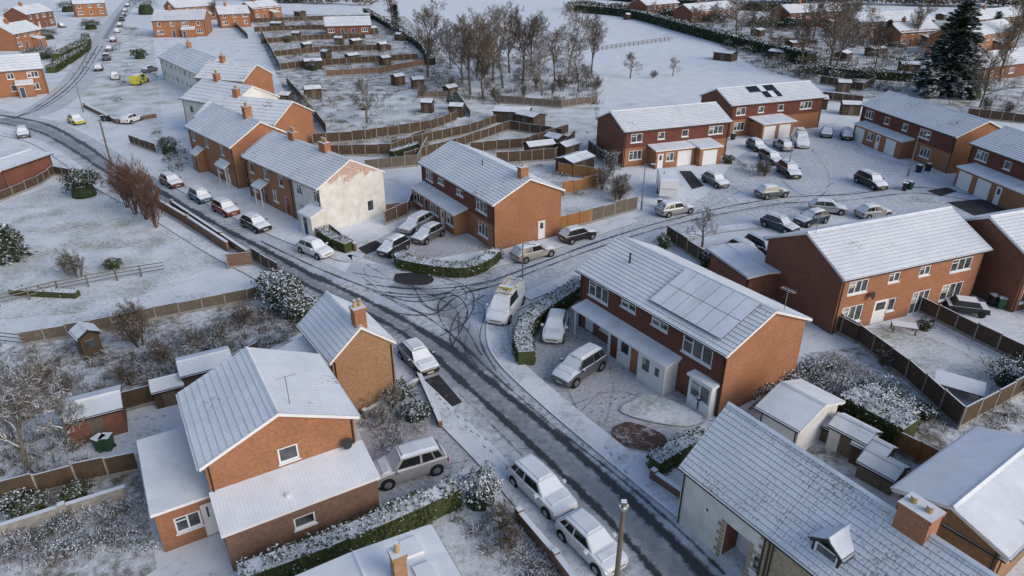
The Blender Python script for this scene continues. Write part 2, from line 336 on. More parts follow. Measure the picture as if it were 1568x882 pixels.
# footprints
fm=MB()
for px,z in(([(770,585),(840,640),(920,705),(1000,775)],.125),([(900,690),(890,650),(930,620),(980,600)],.03),([(620,560),(700,640),(760,700)],.125),([(920,680),(960,735),(1010,790)],.125),
  ([(600,400),(640,395),(700,385)],.02),([(1060,330),(1100,300),(1150,280)],.03),([(730,690),(690,720),(600,730)],.02),([(1100,640),(1060,650),(1010,700)],.02),([(860,480),(880,520),(900,520)],.02),([(180,650),(215,640),(250,640)],.02),([(1440,500),(1480,530),(1530,570)],.02)):
    P=smoothl([G(*p) for p in px],60); acc=0;sd=1
    for i in range(1,len(P)):
        acc+=(P[i]-P[i-1]).length
        if acc>.55:
            acc=0; sd=-sd; t=(P[i]-P[i-1]).normalized(); o=Vector((t.y,-t.x,0)); c=P[i]+o*(.13*sd+R.gauss(0,.12))+Vector((0,0,z))
            fm.face([c-t*.16-o*.06,c-t*.16+o*.06,c+t*.16+o*.07,c+t*.16-o*.07],'foot',[(0,0),(1,0),(1,1),(0,1)],up=True)
fm.obj('footprints')
# ------------------------------------------------ houses
def wall(mb,p0,p1,z0,z1,mat,ops=(),win=None):
    p0=Vector((*p0,0)); p1=Vector((*p1,0)); L=(p1-p0).length; t=(p1-p0)/L; out=Vector((t.y,-t.x,0))
    P=lambda a,z,d=0: p0+t*a+out*d+Vector((0,0,z))
    win=win or mb
    xs=sorted({0,L,*[o[0] for o in ops],*[o[0]+o[2] for o in ops]}); zs=sorted({z0,z1,*[o[1] for o in ops],*[o[1]+o[3] for o in ops]})
    for i in range(len(xs)-1):
        for j in range(len(zs)-1):
            cx=(xs[i]+xs[i+1])/2; cz=(zs[j]+zs[j+1])/2
            if any(o[0]<cx<o[0]+o[2] and o[1]<cz<o[1]+o[3] for o in ops): continue
            mb.face([P(xs[i],zs[j]),P(xs[i+1],zs[j]),P(xs[i+1],zs[j+1]),P(xs[i],zs[j+1])],mat)
    def bar(a0,a1,zz0,zz1,d0,d1,m):
        q=[P(a0,zz0,d0),P(a1,zz0,d0),P(a1,zz1,d0),P(a0,zz1,d0),P(a0,zz0,d1),P(a1,zz0,d1),P(a1,zz1,d1),P(a0,zz1,d1)]
        for f in((0,1,2,3),(4,5,6,7),(0,1,5,4),(1,2,6,5),(2,3,7,6),(3,0,4,7)): win.face([q[k] for k in f],m)
    for o in ops:
        a,z,wd,h,k=o[:5]; D=-.1
        for q in(((a,z),(a+wd,z)),((a+wd,z),(a+wd,z+h)),((a+wd,z+h),(a,z+h)),((a,z+h),(a,z))):
            mb.face([P(*q[0]),P(*q[1]),P(*q[1],D),P(*q[0],D)],mat)
        if k=='w':
            win.face([P(a,z,D+.01),P(a+wd,z,D+.01),P(a+wd,z+h,D+.01),P(a,z+h,D+.01)],'wglass')
            f=.09; n=max(1,round(wd/.75))
            bar(a,a+wd,z,z+f,D+.015,D+.07,'upvc'); bar(a,a+wd,z+h-f,z+h,D+.015,D+.07,'upvc')
            for i in range(n+1):
                x=a+i*(wd-f)/n; bar(x,x+f,z+f+.002,z+h-f-.002,D+.02,D+.065,'upvc')
            if n>1: bar(a+f,a+(wd-f)/n-.01,z+h*.68,z+h*.68+.06,D+.018,D+.06,'upvc')
            if R.random()<.4: win.face([P(a+.1,z+h*.45,D+.013),P(a+wd*.45,z+h*.45,D+.013),P(a+wd*.45,z+h-.1,D+.013),P(a+.1,z+h-.1,D+.013)],'blind')
            bar(a-.06,a+wd+.06,z-.08,z-.002,-.05,.07,'upvc')
        elif k=='g':
            win.face([P(a,z,D+.01),P(a+wd,z,D+.01),P(a+wd,z+h,D+.01),P(a,z+h,D+.01)],'upvc')
            for i in range(5): bar(a+.05,a+wd-.05,z+.15+i*h/5,z+.15+i*h/5+h/5-.06,D+.012,D+.035,'upvc')
        elif k=='o':   # recessed porch opening
            for q in(((a,z),(a,z+h)),((a+wd,z),(a+wd,z+h))): win.face([P(*q[0],D),P(*q[1],D),P(*q[1],-1.2),P(*q[0],-1.2)],'brickR')
            win.face([P(a,z+h,D),P(a+wd,z+h,D),P(a+wd,z+h,-1.2),P(a,z+h,-1.2)],'upvc'); win.face([P(a,z,-1.2),P(a+wd,z,-1.2),P(a+wd,z+h,-1.2),P(a,z+h,-1.2)],'render')
            bar(a+.2,a+1.0,z,z+2.0,-1.19,-1.13,'upvc')
        else:
            m=o[5] if len(o)>5 else 'upvc'
            bar(a,a+.07,z,z+h,D+.01,D+.07,'upvc'); bar(a+wd-.07,a+wd,z,z+h,D+.01,D+.07,'upvc'); bar(a+.072,a+wd-.072,z+h-.07,z+h,D+.01,D+.07,'upvc')
            bar(a+.072,a+wd-.072,z,z+h-.072,D+.01,D+.05,m)
            win.face([P(a+.25,z+h*.55,D+.053),P(a+wd-.25,z+h*.55,D+.053),P(a+wd-.25,z+h*.88,D+.053),P(a+.25,z+h*.88,D+.053)],'wglass')
def slope(mb,F,a0,a1,bE,bR,zE,zR,surf,step=.36,t=.045):
    """tiled slope from eave (b=bE,z=zE) to ridge; F maps (a,b,z)->Vector"""
    L=math.hypot(bR-bE,zR-zE); n=max(1,round(L/step)) if step else 1
    for i in range(n):
        f0,f1=i/n,(i+1)/n
        b0,b1=bE+(bR-bE)*f0,bE+(bR-bE)*f1; z0,z1=zE+(zR-zE)*f0,zE+(zR-zE)*f1
        mb.face([F(a0,b0,z0+t),F(a1,b0,z0+t),F(a1,b1,z1+.004),F(a0,b1,z1+.004)],surf,up=True)
        mb.face([F(a0,b0,z0),F(a1,b0,z0),F(a1,b0,z0+t),F(a0,b0,z0+t)],'tile')
def gable_roof(mb,F,a0,a1,b0,b1,ze,rise,surf,ov=.35,og=.2,step=.36,trim='upvc'):
    bm_=(b0+b1)/2; k=rise/((b1-b0)/2); zE=ze-ov*k+.12
    zR=ze+rise+.12
    slope(mb,F,a0-og,a1+og,b0-ov,bm_,zE,zR,surf,step); slope(mb,F,a0-og,a1+og,b1+ov,bm_,zE,zR,surf,step)
    for s,bb in((-1,b0-ov),(1,b1+ov)):   # soffit, fascia, gutter
        mb.face([F(a0-og,bb,zE-.01),F(a1+og,bb,zE-.01),F(a1+og,bm_,zR-.02),F(a0-og,bm_,zR-.02)],trim)
        mb.face([F(a0-og,bb,zE-.16),F(a1+og,bb,zE-.16),F(a1+og,bb,zE-.002),F(a0-og,bb,zE-.002)],trim)
        mb.face([F(a0-og,bb,zE-.16),F(a1+og,bb,zE-.16),F(a1+og,bb-s*ov,zE-.16),F(a0-og,bb-s*ov,zE-.16)],trim)
        g0,g1=bb+s*.012,bb+s*.12
        for q in(((g0,zE-.12),(g1,zE-.12)),((g1,zE-.12),(g1,zE-.01)),((g0,zE-.03),(g1,zE-.03))):
            mb.face([F(a0-og,q[0][0],q[0][1]),F(a1+og,q[0][0],q[0][1]),F(a1+og,q[1][0],q[1][1]),F(a0-og,q[1][0],q[1][1])],'dark')
        for aa,d in((a0-og,-.03),(a1+og,.03)):
            for x in(aa+d*.2,aa+d):
                mb.face([F(x,bb,zE-.17),F(x,bm_,zR-.17),F(x,bm_,zR+.015),F(x,bb,zE+.015)],trim)
            mb.face([F(aa+d*.2,bb,zE+.015),F(aa+d,bb,zE+.015),F(aa+d,bm_,zR+.015),F(aa+d*.2,bm_,zR+.015)],'tile')
    q=[F(a0-og,bm_-.14,zR-.02),F(a0-og,bm_,zR+.09),F(a0-og,bm_+.14,zR-.02)]; p=[F(a1+og,bm_-.14,zR-.02),F(a1+og,bm_,zR+.09),F(a1+og,bm_+.14,zR-.02)]
    mb.face([q[0],p[0],p[1],q[1]],'rooff',up=True); mb.face([q[1],p[1],p[2],q[2]],'rooff',up=True); mb.face(q,'tile'); mb.face(p,'tile')
def chimney(e,x,y,w,d,z0,z1,pots=2,mat='brick'):
    mb=MB(); mb.box(x-w/2,x+w/2,y-d/2,y+d/2,z0,z1,mat); mb.box(x-w/2-.06,x+w/2+.06,y-d/2-.06,y+d/2+.06,z1+.002,z1+.16,mat,'rooff')
    mb.box(x-w/2-.05,x+w/2+.05,y-d/2-.05,y+d/2+.05,z0+.3,z0+.45,'steel')
    for i in range(pots):
        px=x+(i-(pots-1)/2)*w/max(pots,1)*.9
        mb.cyl((px,y,z1+.15),(0,0,1),.13,.5,'pot',10,.1)
    mb.obj('chimney',e)
def autof(L,rows=((1.0,1.25),(3.35,1.15))):
    ops=[]
    n=max(2,round(L/3.4))
    for z,h in rows:
        for i in range(n):
            wd=[1.9,1.0,1.2][ (i+ (0 if z<2 else 1))%3] if n>2 else 1.7
            a=(i+.5)*L/n-wd/2
            if z<2 and i in(1,n-2) and n>3: ops.append((a,.05,.95,2.05,'d',R.choice(['upvc','doorb','doorr'])))
            else: ops.append((a,z,wd,h,'w'))
    return ops
def ext(e,x0,x1,y0,y1,h0,h1,mat,ops={},roof='rooff',name='porch',ov=.15,dirn='y',step=0):
    mb=MB(); wm=MB(); c=[(x0,y0),(x1,y0),(x1,y1),(x0,y1)]
    lo=min(h0,h1)
    for i,k in enumerate('FRBL'):
        if mat: wall(mb,c[i],c[(i+1)%4],0,lo,mat,ops.get(k,()),wm)
    if dirn=='y': Z=lambda x,y: h0+(h1-h0)*(y-y0)/(y1-y0)
    else: Z=lambda x,y: h0+(h1-h0)*(x-x0)/(x1-x0)
    if abs(h1-h0)>.01 and mat:
        for i in range(4):
            a,b=c[i],c[(i+1)%4]; pp=[(*a,lo),(*b,lo),(*b,Z(*b)),(*a,Z(*a))]
            mb.face(pp,mat)
    X0,X1,Y0,Y1=x0-ov,x1+ov,y0-ov,y1
    T=[Vector((X0,Y0,Z(x0,y0)+.01)),Vector((X1,Y0,Z(x1,y0)+.01)),Vector((X1,Y1,Z(x1,y1)+.01)),Vector((X0,Y1,Z(x0,y1)+.01))]
    up=Vector((0,0,.16)); U=[p+up for p in T]
    for i in range(4): mb.face([T[i],T[(i+1)%4],U[(i+1)%4],U[i]],'upvc')
    mb.face(T,'upvc'); mb.face(U,roof,up=True)
    if mat is None:
        for x in(x0+.1,x1-.1): mb.box(x-.05,x+.05,y0+.05,y0+.15,0,lo,'upvc')
    mb.obj(name,e); 
    if wm.f: wm.obj(name+'_windows',e)
def frame(A,B,h):
    a=G(*A,h); b=G(*B,h); d=b-a; return a,math.atan2(d.y,d.x),d.length
def house(name,A,B,D,eave=5.0,rise=1.9,mF='brickR',mR=None,mL=None,ops=None,ridge='x',roof='roof',step=.36,trim='upvc',L=None,up=None,ov=.35,og=.2):
    a,rz,l=frame(A,B,eave); L=L or l; e=empty(name,a,rz)
    mR=mR or mF; mL=mL or mR; ops=ops if ops is not None else {'F':autof(L),'B':autof(L)}
    mb=MB(); wm=MB(); c=[(0,0),(L,0),(L,D),(0,D)]
    for i,(k,m) in enumerate(zip('FRBL',(mF,mR,mF,mL))):
        o=ops.get(k,())
        if up and k in 'FB':   # upper storey clad differently
            lo=[q for q in o if q[1]+q[3]<=2.6]; hi=[q for q in o if q[1]+q[3]>2.6]
            wall(mb,c[i],c[(i+1)%4],0,2.6,m,lo,wm); wall(mb,c[i],c[(i+1)%4],2.6,eave,up,hi,wm)
        else: wall(mb,c[i],c[(i+1)%4],0,eave,m,o,wm)
    if ridge=='x':
        F=lambda p,q,z: Vector((p,q,z)); dims=(0,L,0,D)
        for x,m in((0,mL),(L,mR)): mb.face([(x,0,eave),(x,D,eave),(x,D/2,eave+rise)],m)
    else:
        F=lambda p,q,z: Vector((q,p,z)); dims=(0,D,0,L)
        for y in(0,D): mb.face([(0,y,eave),(L,y,eave),(L/2,y,eave+rise)],mF)
    for x,y in((.15,-.06),(L-.15,-.06)): mb.cyl((x,y,0),(0,0,1),.04,eave-.1,'dark',6)
    mb.obj('walls',e); 
    if wm.f: wm.obj('windows_and_doors',e)
    rb=MB(); gable_roof(rb,F,*dims,eave,rise,roof,step=step,trim=trim,ov=ov,og=og); rb.obj('roof',e)
    return e,L
def aerial(e,x,y,z):
    mb=MB(); mb.cyl((x,y,z),(0,0,1),.025,1.8,'steel',5); mb.cyl((x-.5,y,z+1.7),(1,0,0),.02,1.1,'steel',4)
    for i in range(6): mb.cyl((x-.45+i*.18,y-.25,z+1.7),(0,1,0),.012,.5,'steel',4)
    mb.obj('tv_aerial',e)
def dish(e,x,y,z):
    mb=MB(); mb.cyl((x,y-.3,z),(.3,-1,.3),.3,.05,'binm',12,.33); mb.cyl((x,y,z-.2),(0,-1,.5),.02,.35,'dark',5); mb.obj('satellite_dish',e)
# H1 semi with solar panels
o1={'F':[(1.0,3.25,2.3,1.25,'w'),(4.7,3.9,1.6,.6,'w'),(7.9,3.9,1.6,.6,'w'),(10.9,3.25,2.6,1.3,'w'),(.8,.1,1.0,2.1,'d'),(2.6,.9,1.5,1.3,'w'),(12.0,.9,2.1,1.4,'w')],
 'B':autof(14.6),'R':[]}
e,L=house('brick_semi_detached_house',(890,412),(1115,540),7.8,5,1.75,'brickR','brick','brick',o1,up='tilehung')
ext(e,1.0,10.9,-1.35,0,2.35,2.6,None,{},name='porch_canopy')
ext(e,4.7,7.2,-1.0,-.01,2.3,2.35,'upvc',{'F':[(.2,.05,.9,2.0,'d','doorr'),(1.3,.9,1.0,1.1,'w')]},name='porch')
ext(e,7.25,8.2,-1.05,-.01,2.3,2.35,'brick',{},name='porch_pier')
ext(e,8.25,10.8,-1.3,-.01,2.3,2.35,'upvc',{'F':[(.3,.9,.9,1.2,'w'),(1.4,.05,.9,2.0,'d')]},name='porch')
ext(e,12.4,14.3,-.6,-.01,2.3,2.35,'upvc',{'F':[(.1,.85,1.7,1.3,'w')]},name='bay_window')
sb=MB()
k=1.75/3.9
for i in range(6):
    for j in range(2):
        x0=7.3+i*1.08; y0=.25+j*1.72
        T=[Vector((x,y,5+.12+y*k+.17)) for x,y in((x0,y0),(x0+1.05,y0),(x0+1.05,y0+1.68),(x0,y0+1.68))]
        U=[p+Vector((0,0,.06)) for p in T]
        for q in range(4): sb.face([T[q],T[(q+1)%4],U[(q+1)%4],U[q]],'dark')
        sb.face(U,'rooff',up=True)
sb.obj('solar_panels',e); mb=MB(); mb.cyl((3.0,2.2,6.0),(0,0,1),.07,.9,'dark',8); mb.cyl((3,2.2,6.9),(0,0,1),.12,.1,'dark',8); mb.obj('vent_pipe',e)
aerial(e,14.3,5.5,6)
# H2
o2={'F':[(1,3.3,1.9,1.2,'w'),(4.2,3.7,1.5,.7,'w'),(8.6,3.7,1.5,.7,'w'),(12.8,3.3,2.3,1.25,'w'),(13.2,.8,2.0,1.4,'w')],'R':[(5.2,.1,.9,2.0,'d')],'B':autof(16.5)}
e,L=house('brick_semi_detached_house',(645,248),(757,312),8,5,1.8,'brick','brick','brick',o2,up='tilehung')
ext(e,.5,11,-1.6,0,2.3,2.7,'brick',{'F':[(.3,.9,2.4,1.2,'w'),(3.2,.05,.9,2,'d','doorb'),(4.7,.9,2.0,1.2,'w'),(7.2,.05,.9,2,'d'),(8.6,.9,1.6,1.2,'w')]},name='front_extension')
chimney(e,15.6,3.9,.7,.9,5.9,7.7,1); mb=MB(); mb.cyl((9,3,6.3),(0,0,1),.06,.8,'dark',8); mb.obj('vent_pipe',e)
# terrace: brick part & white cottage
e,L=house('brick_terraced_house',(374,238),(444,269),8,5,2.1,'brick','render',None,{'F':[(.8,3.2,1.1,1.3,'w'),(4.5,3.2,1.1,1.3,'w'),(8,3.2,1.1,1.3,'w'),(.8,.9,1.3,1.4,'w'),(3.6,.05,.9,2.1,'d','doorb'),(6.0,.9,1.3,1.4,'w'),(8.8,.05,.9,2.1,'d','doorr')]},og=.02)
ext(e,3.2,5.0,-1,0,2.2,2.7,None,name='door_canopy'); chimney(e,5.0,4,1.2,.7,6.4,7.9,3)
o={'F':[(.8,3.2,1.2,1.2,'w'),(4.3,3.2,1.2,1.2,'w'),(.9,.9,1.3,1.3,'w'),(4.6,.05,.9,2.1,'d','doorb')],'R':[(5.6,.9,.9,1.3,'w')]}
e,L=house('white_cottage',(445,269.5),(488,288),8,5,2.1,'render','renderw','render',o,roof='roofp',og=.05)
chimney(e,.9,4,1.3,.75,6.3,8.0,3)
ext(e,3.9,6.2,-1.6,0,2.2,2.8,'render',{'F':[(.5,.05,.9,2,'d','doorb')]},name='porch')
# H3a
e,L=house('brick_detached_house',(287,192),(354,224),8,5.4,2.3,'brick',None,None,{'F':[(.9,3.6,1.1,1.3,'w'),(5.5,3.6,1.1,1.3,'w'),(10.5,3.6,1.1,1.3,'w'),(.9,.9,1.3,1.4,'w'),(8.0,.9,1.6,1.4,'w'),(11.2,.05,.9,2.1,'d')],'R':[(2,3.6,1,1.2,'w')]})
ext(e,2.5,4.4,-1.1,0,2.3,3.0,'brick',{'F':[(.5,.05,.9,2.1,'d','doorb')]},name='porch'); chimney(e,11,4,.9,.9,6.8,9,2); ext(e,10.2,12.8,-.8,0,2.3,2.9,None,name='porch_canopy')
e,L=house('brick_terraced_house',(357,228),(375,237),7,4.2,1.9,'brick'); 
# H4, H5
o={'F':[(1,3.3,1.8,1.2,'w'),(5.2,3.4,1.1,1,'w'),(9,3.4,1.1,1,'w'),(13.4,3.3,2.4,1.2,'w'),(.9,.9,2.0,1.3,'w')],'B':autof(16)}
e,L=house('brick_semi_detached_house',(957,201),(1118,185),8,5,1.7,'brick','brickR','brickR',o,up='tilehung')
ext(e,3.8,10.0,-2.2,0,2.4,2.7,'brick',{'F':[(.3,.05,.9,2,'d'),(1.6,.9,1.2,1.2,'w'),(3.4,.05,2.3,2.1,'g')]},name='porch')
ext(e,10.1,13.6,-3.2,0,2.4,2.75,'brick',{'F':[(.5,.05,2.4,2.1,'g')]},name='garage')
e,L=house('brick_semi_detached_house',(1121,161),(1262,148),8,5,1.7,'brick','brickR','brickR',o,up='tilehung')
ext(e,3.6,9.8,-3.5,0,2.4,2.8,'brick',{'F':[(.3,.05,2.3,2.1,'g'),(3.2,.05,2.3,2.1,'g')]},name='garage'); 
sb=MB(); k=1.7/4
for i in range(5):
    for j in range(2):
        if i<2 and j==0: continue
        x0=5+i*1.05; y0=.7+j*1.5; T=[Vector((x,y,5.28+y*k)) for x,y in((x0,y0),(x0+1,y0),(x0+1,y0+1.45),(x0,y0+1.45))]
        sb.face(T,'solar' if (i+j)%3 else 'rooff',up=True); 
sb.obj('solar_panels',e)
# H6
o={'F':[(1,3.3,1.9,1.2,'w'),(5.5,3.4,1.1,1,'w'),(9.5,3.4,1.1,1,'w'),(13,3.3,2.2,1.2,'w'),(.9,.9,2,1.3,'w'),(14,.9,2,1.3,'w')],'R':[]}
e,L=house('brick_semi_detached_house',(1322,160),(1466,209),8,5,1.8,'brick','brick','brickR',o,up='tilehung')
ext(e,1.5,12.5,-1.8,0,2.4,2.7,'brick',{'F':[(.3,.05,2.3,2.1,'g'),(3.4,.9,1.4,1.2,'w'),(5.4,.05,.9,2.1,'d'),(7.5,.05,2.3,2.1,'g')]},name='garage')
e,L=house('brick_semi_detached_house',(1490,219),(1610,262),8,5,1.8,'brickR','brickR','brickR',o,up='tilehung')
ext(e,1.5,12.5,-2.4,0,2.4,2.7,'brick',{'F':[(.3,.05,2.3,2.1,'g'),(3.4,.05,2.3,2.1,'g'),(6.5,.05,.9,2.1,'d')]},name='garage')
# H8
o={'F':[(.8,3.3,2.0,1.15,'w'),(4.9,3.6,1.2,.85,'w'),(8.2,3.6,1.2,.85,'w'),(11.8,3.3,2.4,1.15,'w'),(.7,.7,2.2,1.5,'w'),(4.1,.05,1.5,2.1,'d'),(5.6,.9,.8,1.2,'w'),(8.2,.05,2.0,2.1,'w'),(11.5,.7,2.5,1.5,'w')]}
e,L=house('brick_semi_detached_house',(1292,425),(1512,379),8.4,5,2.0,'brick','brickR','brickR',o)
aerial(e,.5,4,6.8); dish(e,3.2,0,3.0)
e,L=house('brick_semi_detached_house',(1578,395),(1800,350),8.2,5,2.0,'brickR','brickR','brickR',o)
# H9 detached gable-fronted
o={'F':[(3.45,3.5,1.05,.95,'w')],'L':[(2,3.4,1.2,1.2,'w')]}
e,L=house('brick_detached_house',(312,712),(541,637),6.9,5,1.65,'brick','brickR','brickR',o,ridge='y',ov=.25,step=.42)
ext(e,.05,7.75,-2.45,-.01,2.45,3.1,'brickL',{'F':[(3.2,1.1,1.1,.75,'w')]},roof='roofc',name='front_extension')
ext(e,-2.7,-.01,.6,6.9,2.55,2.7,'brick',{'F':[(.75,.9,1.25,1.0,'w'),(2.05,.05,.6,2.1,'d')],'L':[(1,1,1.2,1.1,'w')]},name='side_extension',roof='rooff')
aerial(e,4.6,.8,6.4); mb=MB(); mb.cyl((3.3,-1.8,2.7),(0,0,1),.12,.3,'upvc',8); mb.obj('roof_vent',e); dish(e,7.0,0,3.6)
# H10
e,L=house('brick_cottage',(508,553),(601,523),5.6,4.7,1.7,'brickY','brickY','brickY',{},ridge='y',ov=.2,og=.1)
chimney(e,2.2,.45,.75,.7,5.3,7.5,2,'brick')
ext(e,-3.6,-.01,1.2,5.2,3.0,3.9,'brickL',{'F':[(1.2,1.3,1,1,'w')]},name='side_wing',roof='roof',dirn='x')
# H11 long cottage
e,L=house('white_stone_cottage',(1048,713),(1252,873),5.8,3.8,2.6,'render','stone','render',
 {'F':[(1.6,2.0,.35,.4,'w'),(3.0,.05,1.5,2.4,'o'),(4.75,1.0,.5,1.0,'w')]},L=5.4,roof='roofp',step=.3,ov=.2,og=.15)
mb=MB()
for x,sg in((3.0,-1),(4.5,1),(5.4,-1)):
    for i in range(13 if x==5.4 else 9):
        wd=.42 if i%2 else .24; x0,x1=sorted((x+sg*.003,x+sg*wd)); mb.box(x0,x1,-.02,.0,i*.28+.02,i*.28+.27,'stone')
mb.obj('stone_quoins',e)
e2,L2=house('stone_cottage',(1048,713),(1252,873),5.8,3.8,2.6,'stone','stone','stone',{'F':[(1.2,1.2,1,1.1,'w'),(4.2,1.2,1,1.1,'w')]},L=22,roof='roofp',step=.3,ov=.2,og=0)
a,rz,_=frame((1048,713),(1252,873),3.8); e2.location=a+Vector((math.cos(rz),math.sin(rz),0))*5.56
chimney(e2,4.2,2.9,1.3,.95,5.6,7.3,0,'brick')
mb=MB()
for i in range(2): mb.cyl((3.85+i*.65,2.9,7.4),(0,0,1),.16,.35,'pot',10,.13)
mb.obj('chimney_pots',e2)
mb=MB(); wall(mb,(1.6,.34),(2.9,.34),4.05,4.95,'dark',[(.1,4.15,1.1,.7,'w')])
for x in(1.6,2.9): mb.face([(x,.34,4.0),(x,.34,4.95),(x,1.7,4.95)],'dark')
F=lambda p,q,z: Vector((q,p,z)); gable_roof(mb,F,.34,2.2,1.6,2.9,4.85,.45,'rooff',ov=.1,og=.08,step=0,trim='dark'); mb.obj('dormer_window',e2)
# H12 outbuildings right
e,L=house('corrugated_outbuilding',(1380,752),(1535,845),8.5,3.0,.8,'brickY','brickY','brickY',{},roof='roofc',step=0,ridge='y')
e,L=house('corrugated_outbuilding',(1455,800),(1540,850),4,2.6,.5,'brickY','brickY','brickY',{},roof='roofc',step=0)
e,L=house('white_garage',(1166,622),(1225,655),4.2,2.4,.7,'render','render','render',{'R':[(1,.05,2.2,2,'g')]},roof='rooff',step=0)
e,L=house('garage',(1088,382),(1148,424),3.4,2.5,.15,'brickR','brickR','brickR',{},roof='rooff',step=0)
# H14 bottom flat roof
e,L=house('flat_roofed_house',(712,925),(650,815),6.5,3.8,.15,'render','render','render',{},roof='rooff',step=0)
chimney(e,2.4,1.9,.55,.55,3.6,5.3,1,'brickY')
mb=MB(); [mb.box(1.5+i*1.6,2.5+i*1.6,.5,1.3,3.95,4.12,'upvc') for i in range(2)]; mb.obj('rooflights',e)
# background houses
bgd=[((300,178),(420,190),9,4.6,'brick'),((278,150),(352,163),9,5.5,'render'),((244,86),(300,112),9,5,'render'),((300,118),(372,124),8,5,'brick'),((-40,112),(64,104),8,5,'brick'),
 ((-50,46),(18,40),8,5,'brickR'),((20,52),(62,44),7,4.5,'brick'),((232,32),(312,30),16,5,'brick'),((268,12),(330,8),10,5,'brick'),((335,22),(382,20),9,4.5,'brick'),((498,40),(568,38),9,3,'brickR'),((388,14),(430,10),9,4,'brick'),((112,6),(160,4),8,5,'brick'),((40,22),(80,16),8,5,'brickR'),
 ((1318,34),(1432,30),10,5,'brickR'),((1210,20),(1300,16),10,5,'brickR'),((1060,18),(1130,12),9,4,'brickR'),((1478,58),(1560,44),9,5,'brick'),((1500,104),(1600,92),9,3,'brickR'),((1380,50),(1440,46),8,4,'brick'),((1500,30),(1580,22),9,5,'brickR'),
 ((990,8),(1040,4),9,5,'brickR')]
for A,B,D,h,m in bgd:
    e,L=house('brick_house' if m!='render' else 'white_rendered_house',A,B,D,h,2.2,m,None,None,None if h>=4 else {'F':autof(14,((1.,1.2),))},step=.8,roof='roof')
    if h>=4: chimney(e,L*.3,D/2,.8,.8,h+1.5,h+3.3,2,'brick')
    if m=='brick' and L>11: ext(e,L*.55,L*.8,-2.2,0,2.4,2.9,'brick',{'F':[(.3,.05,.9,2,'d','doorb')]},name='porch')
house('brick_outbuilding',(0,262),(76,236),6,2.6,.3,'brickR',None,None,{},roof='rooff',step=0)
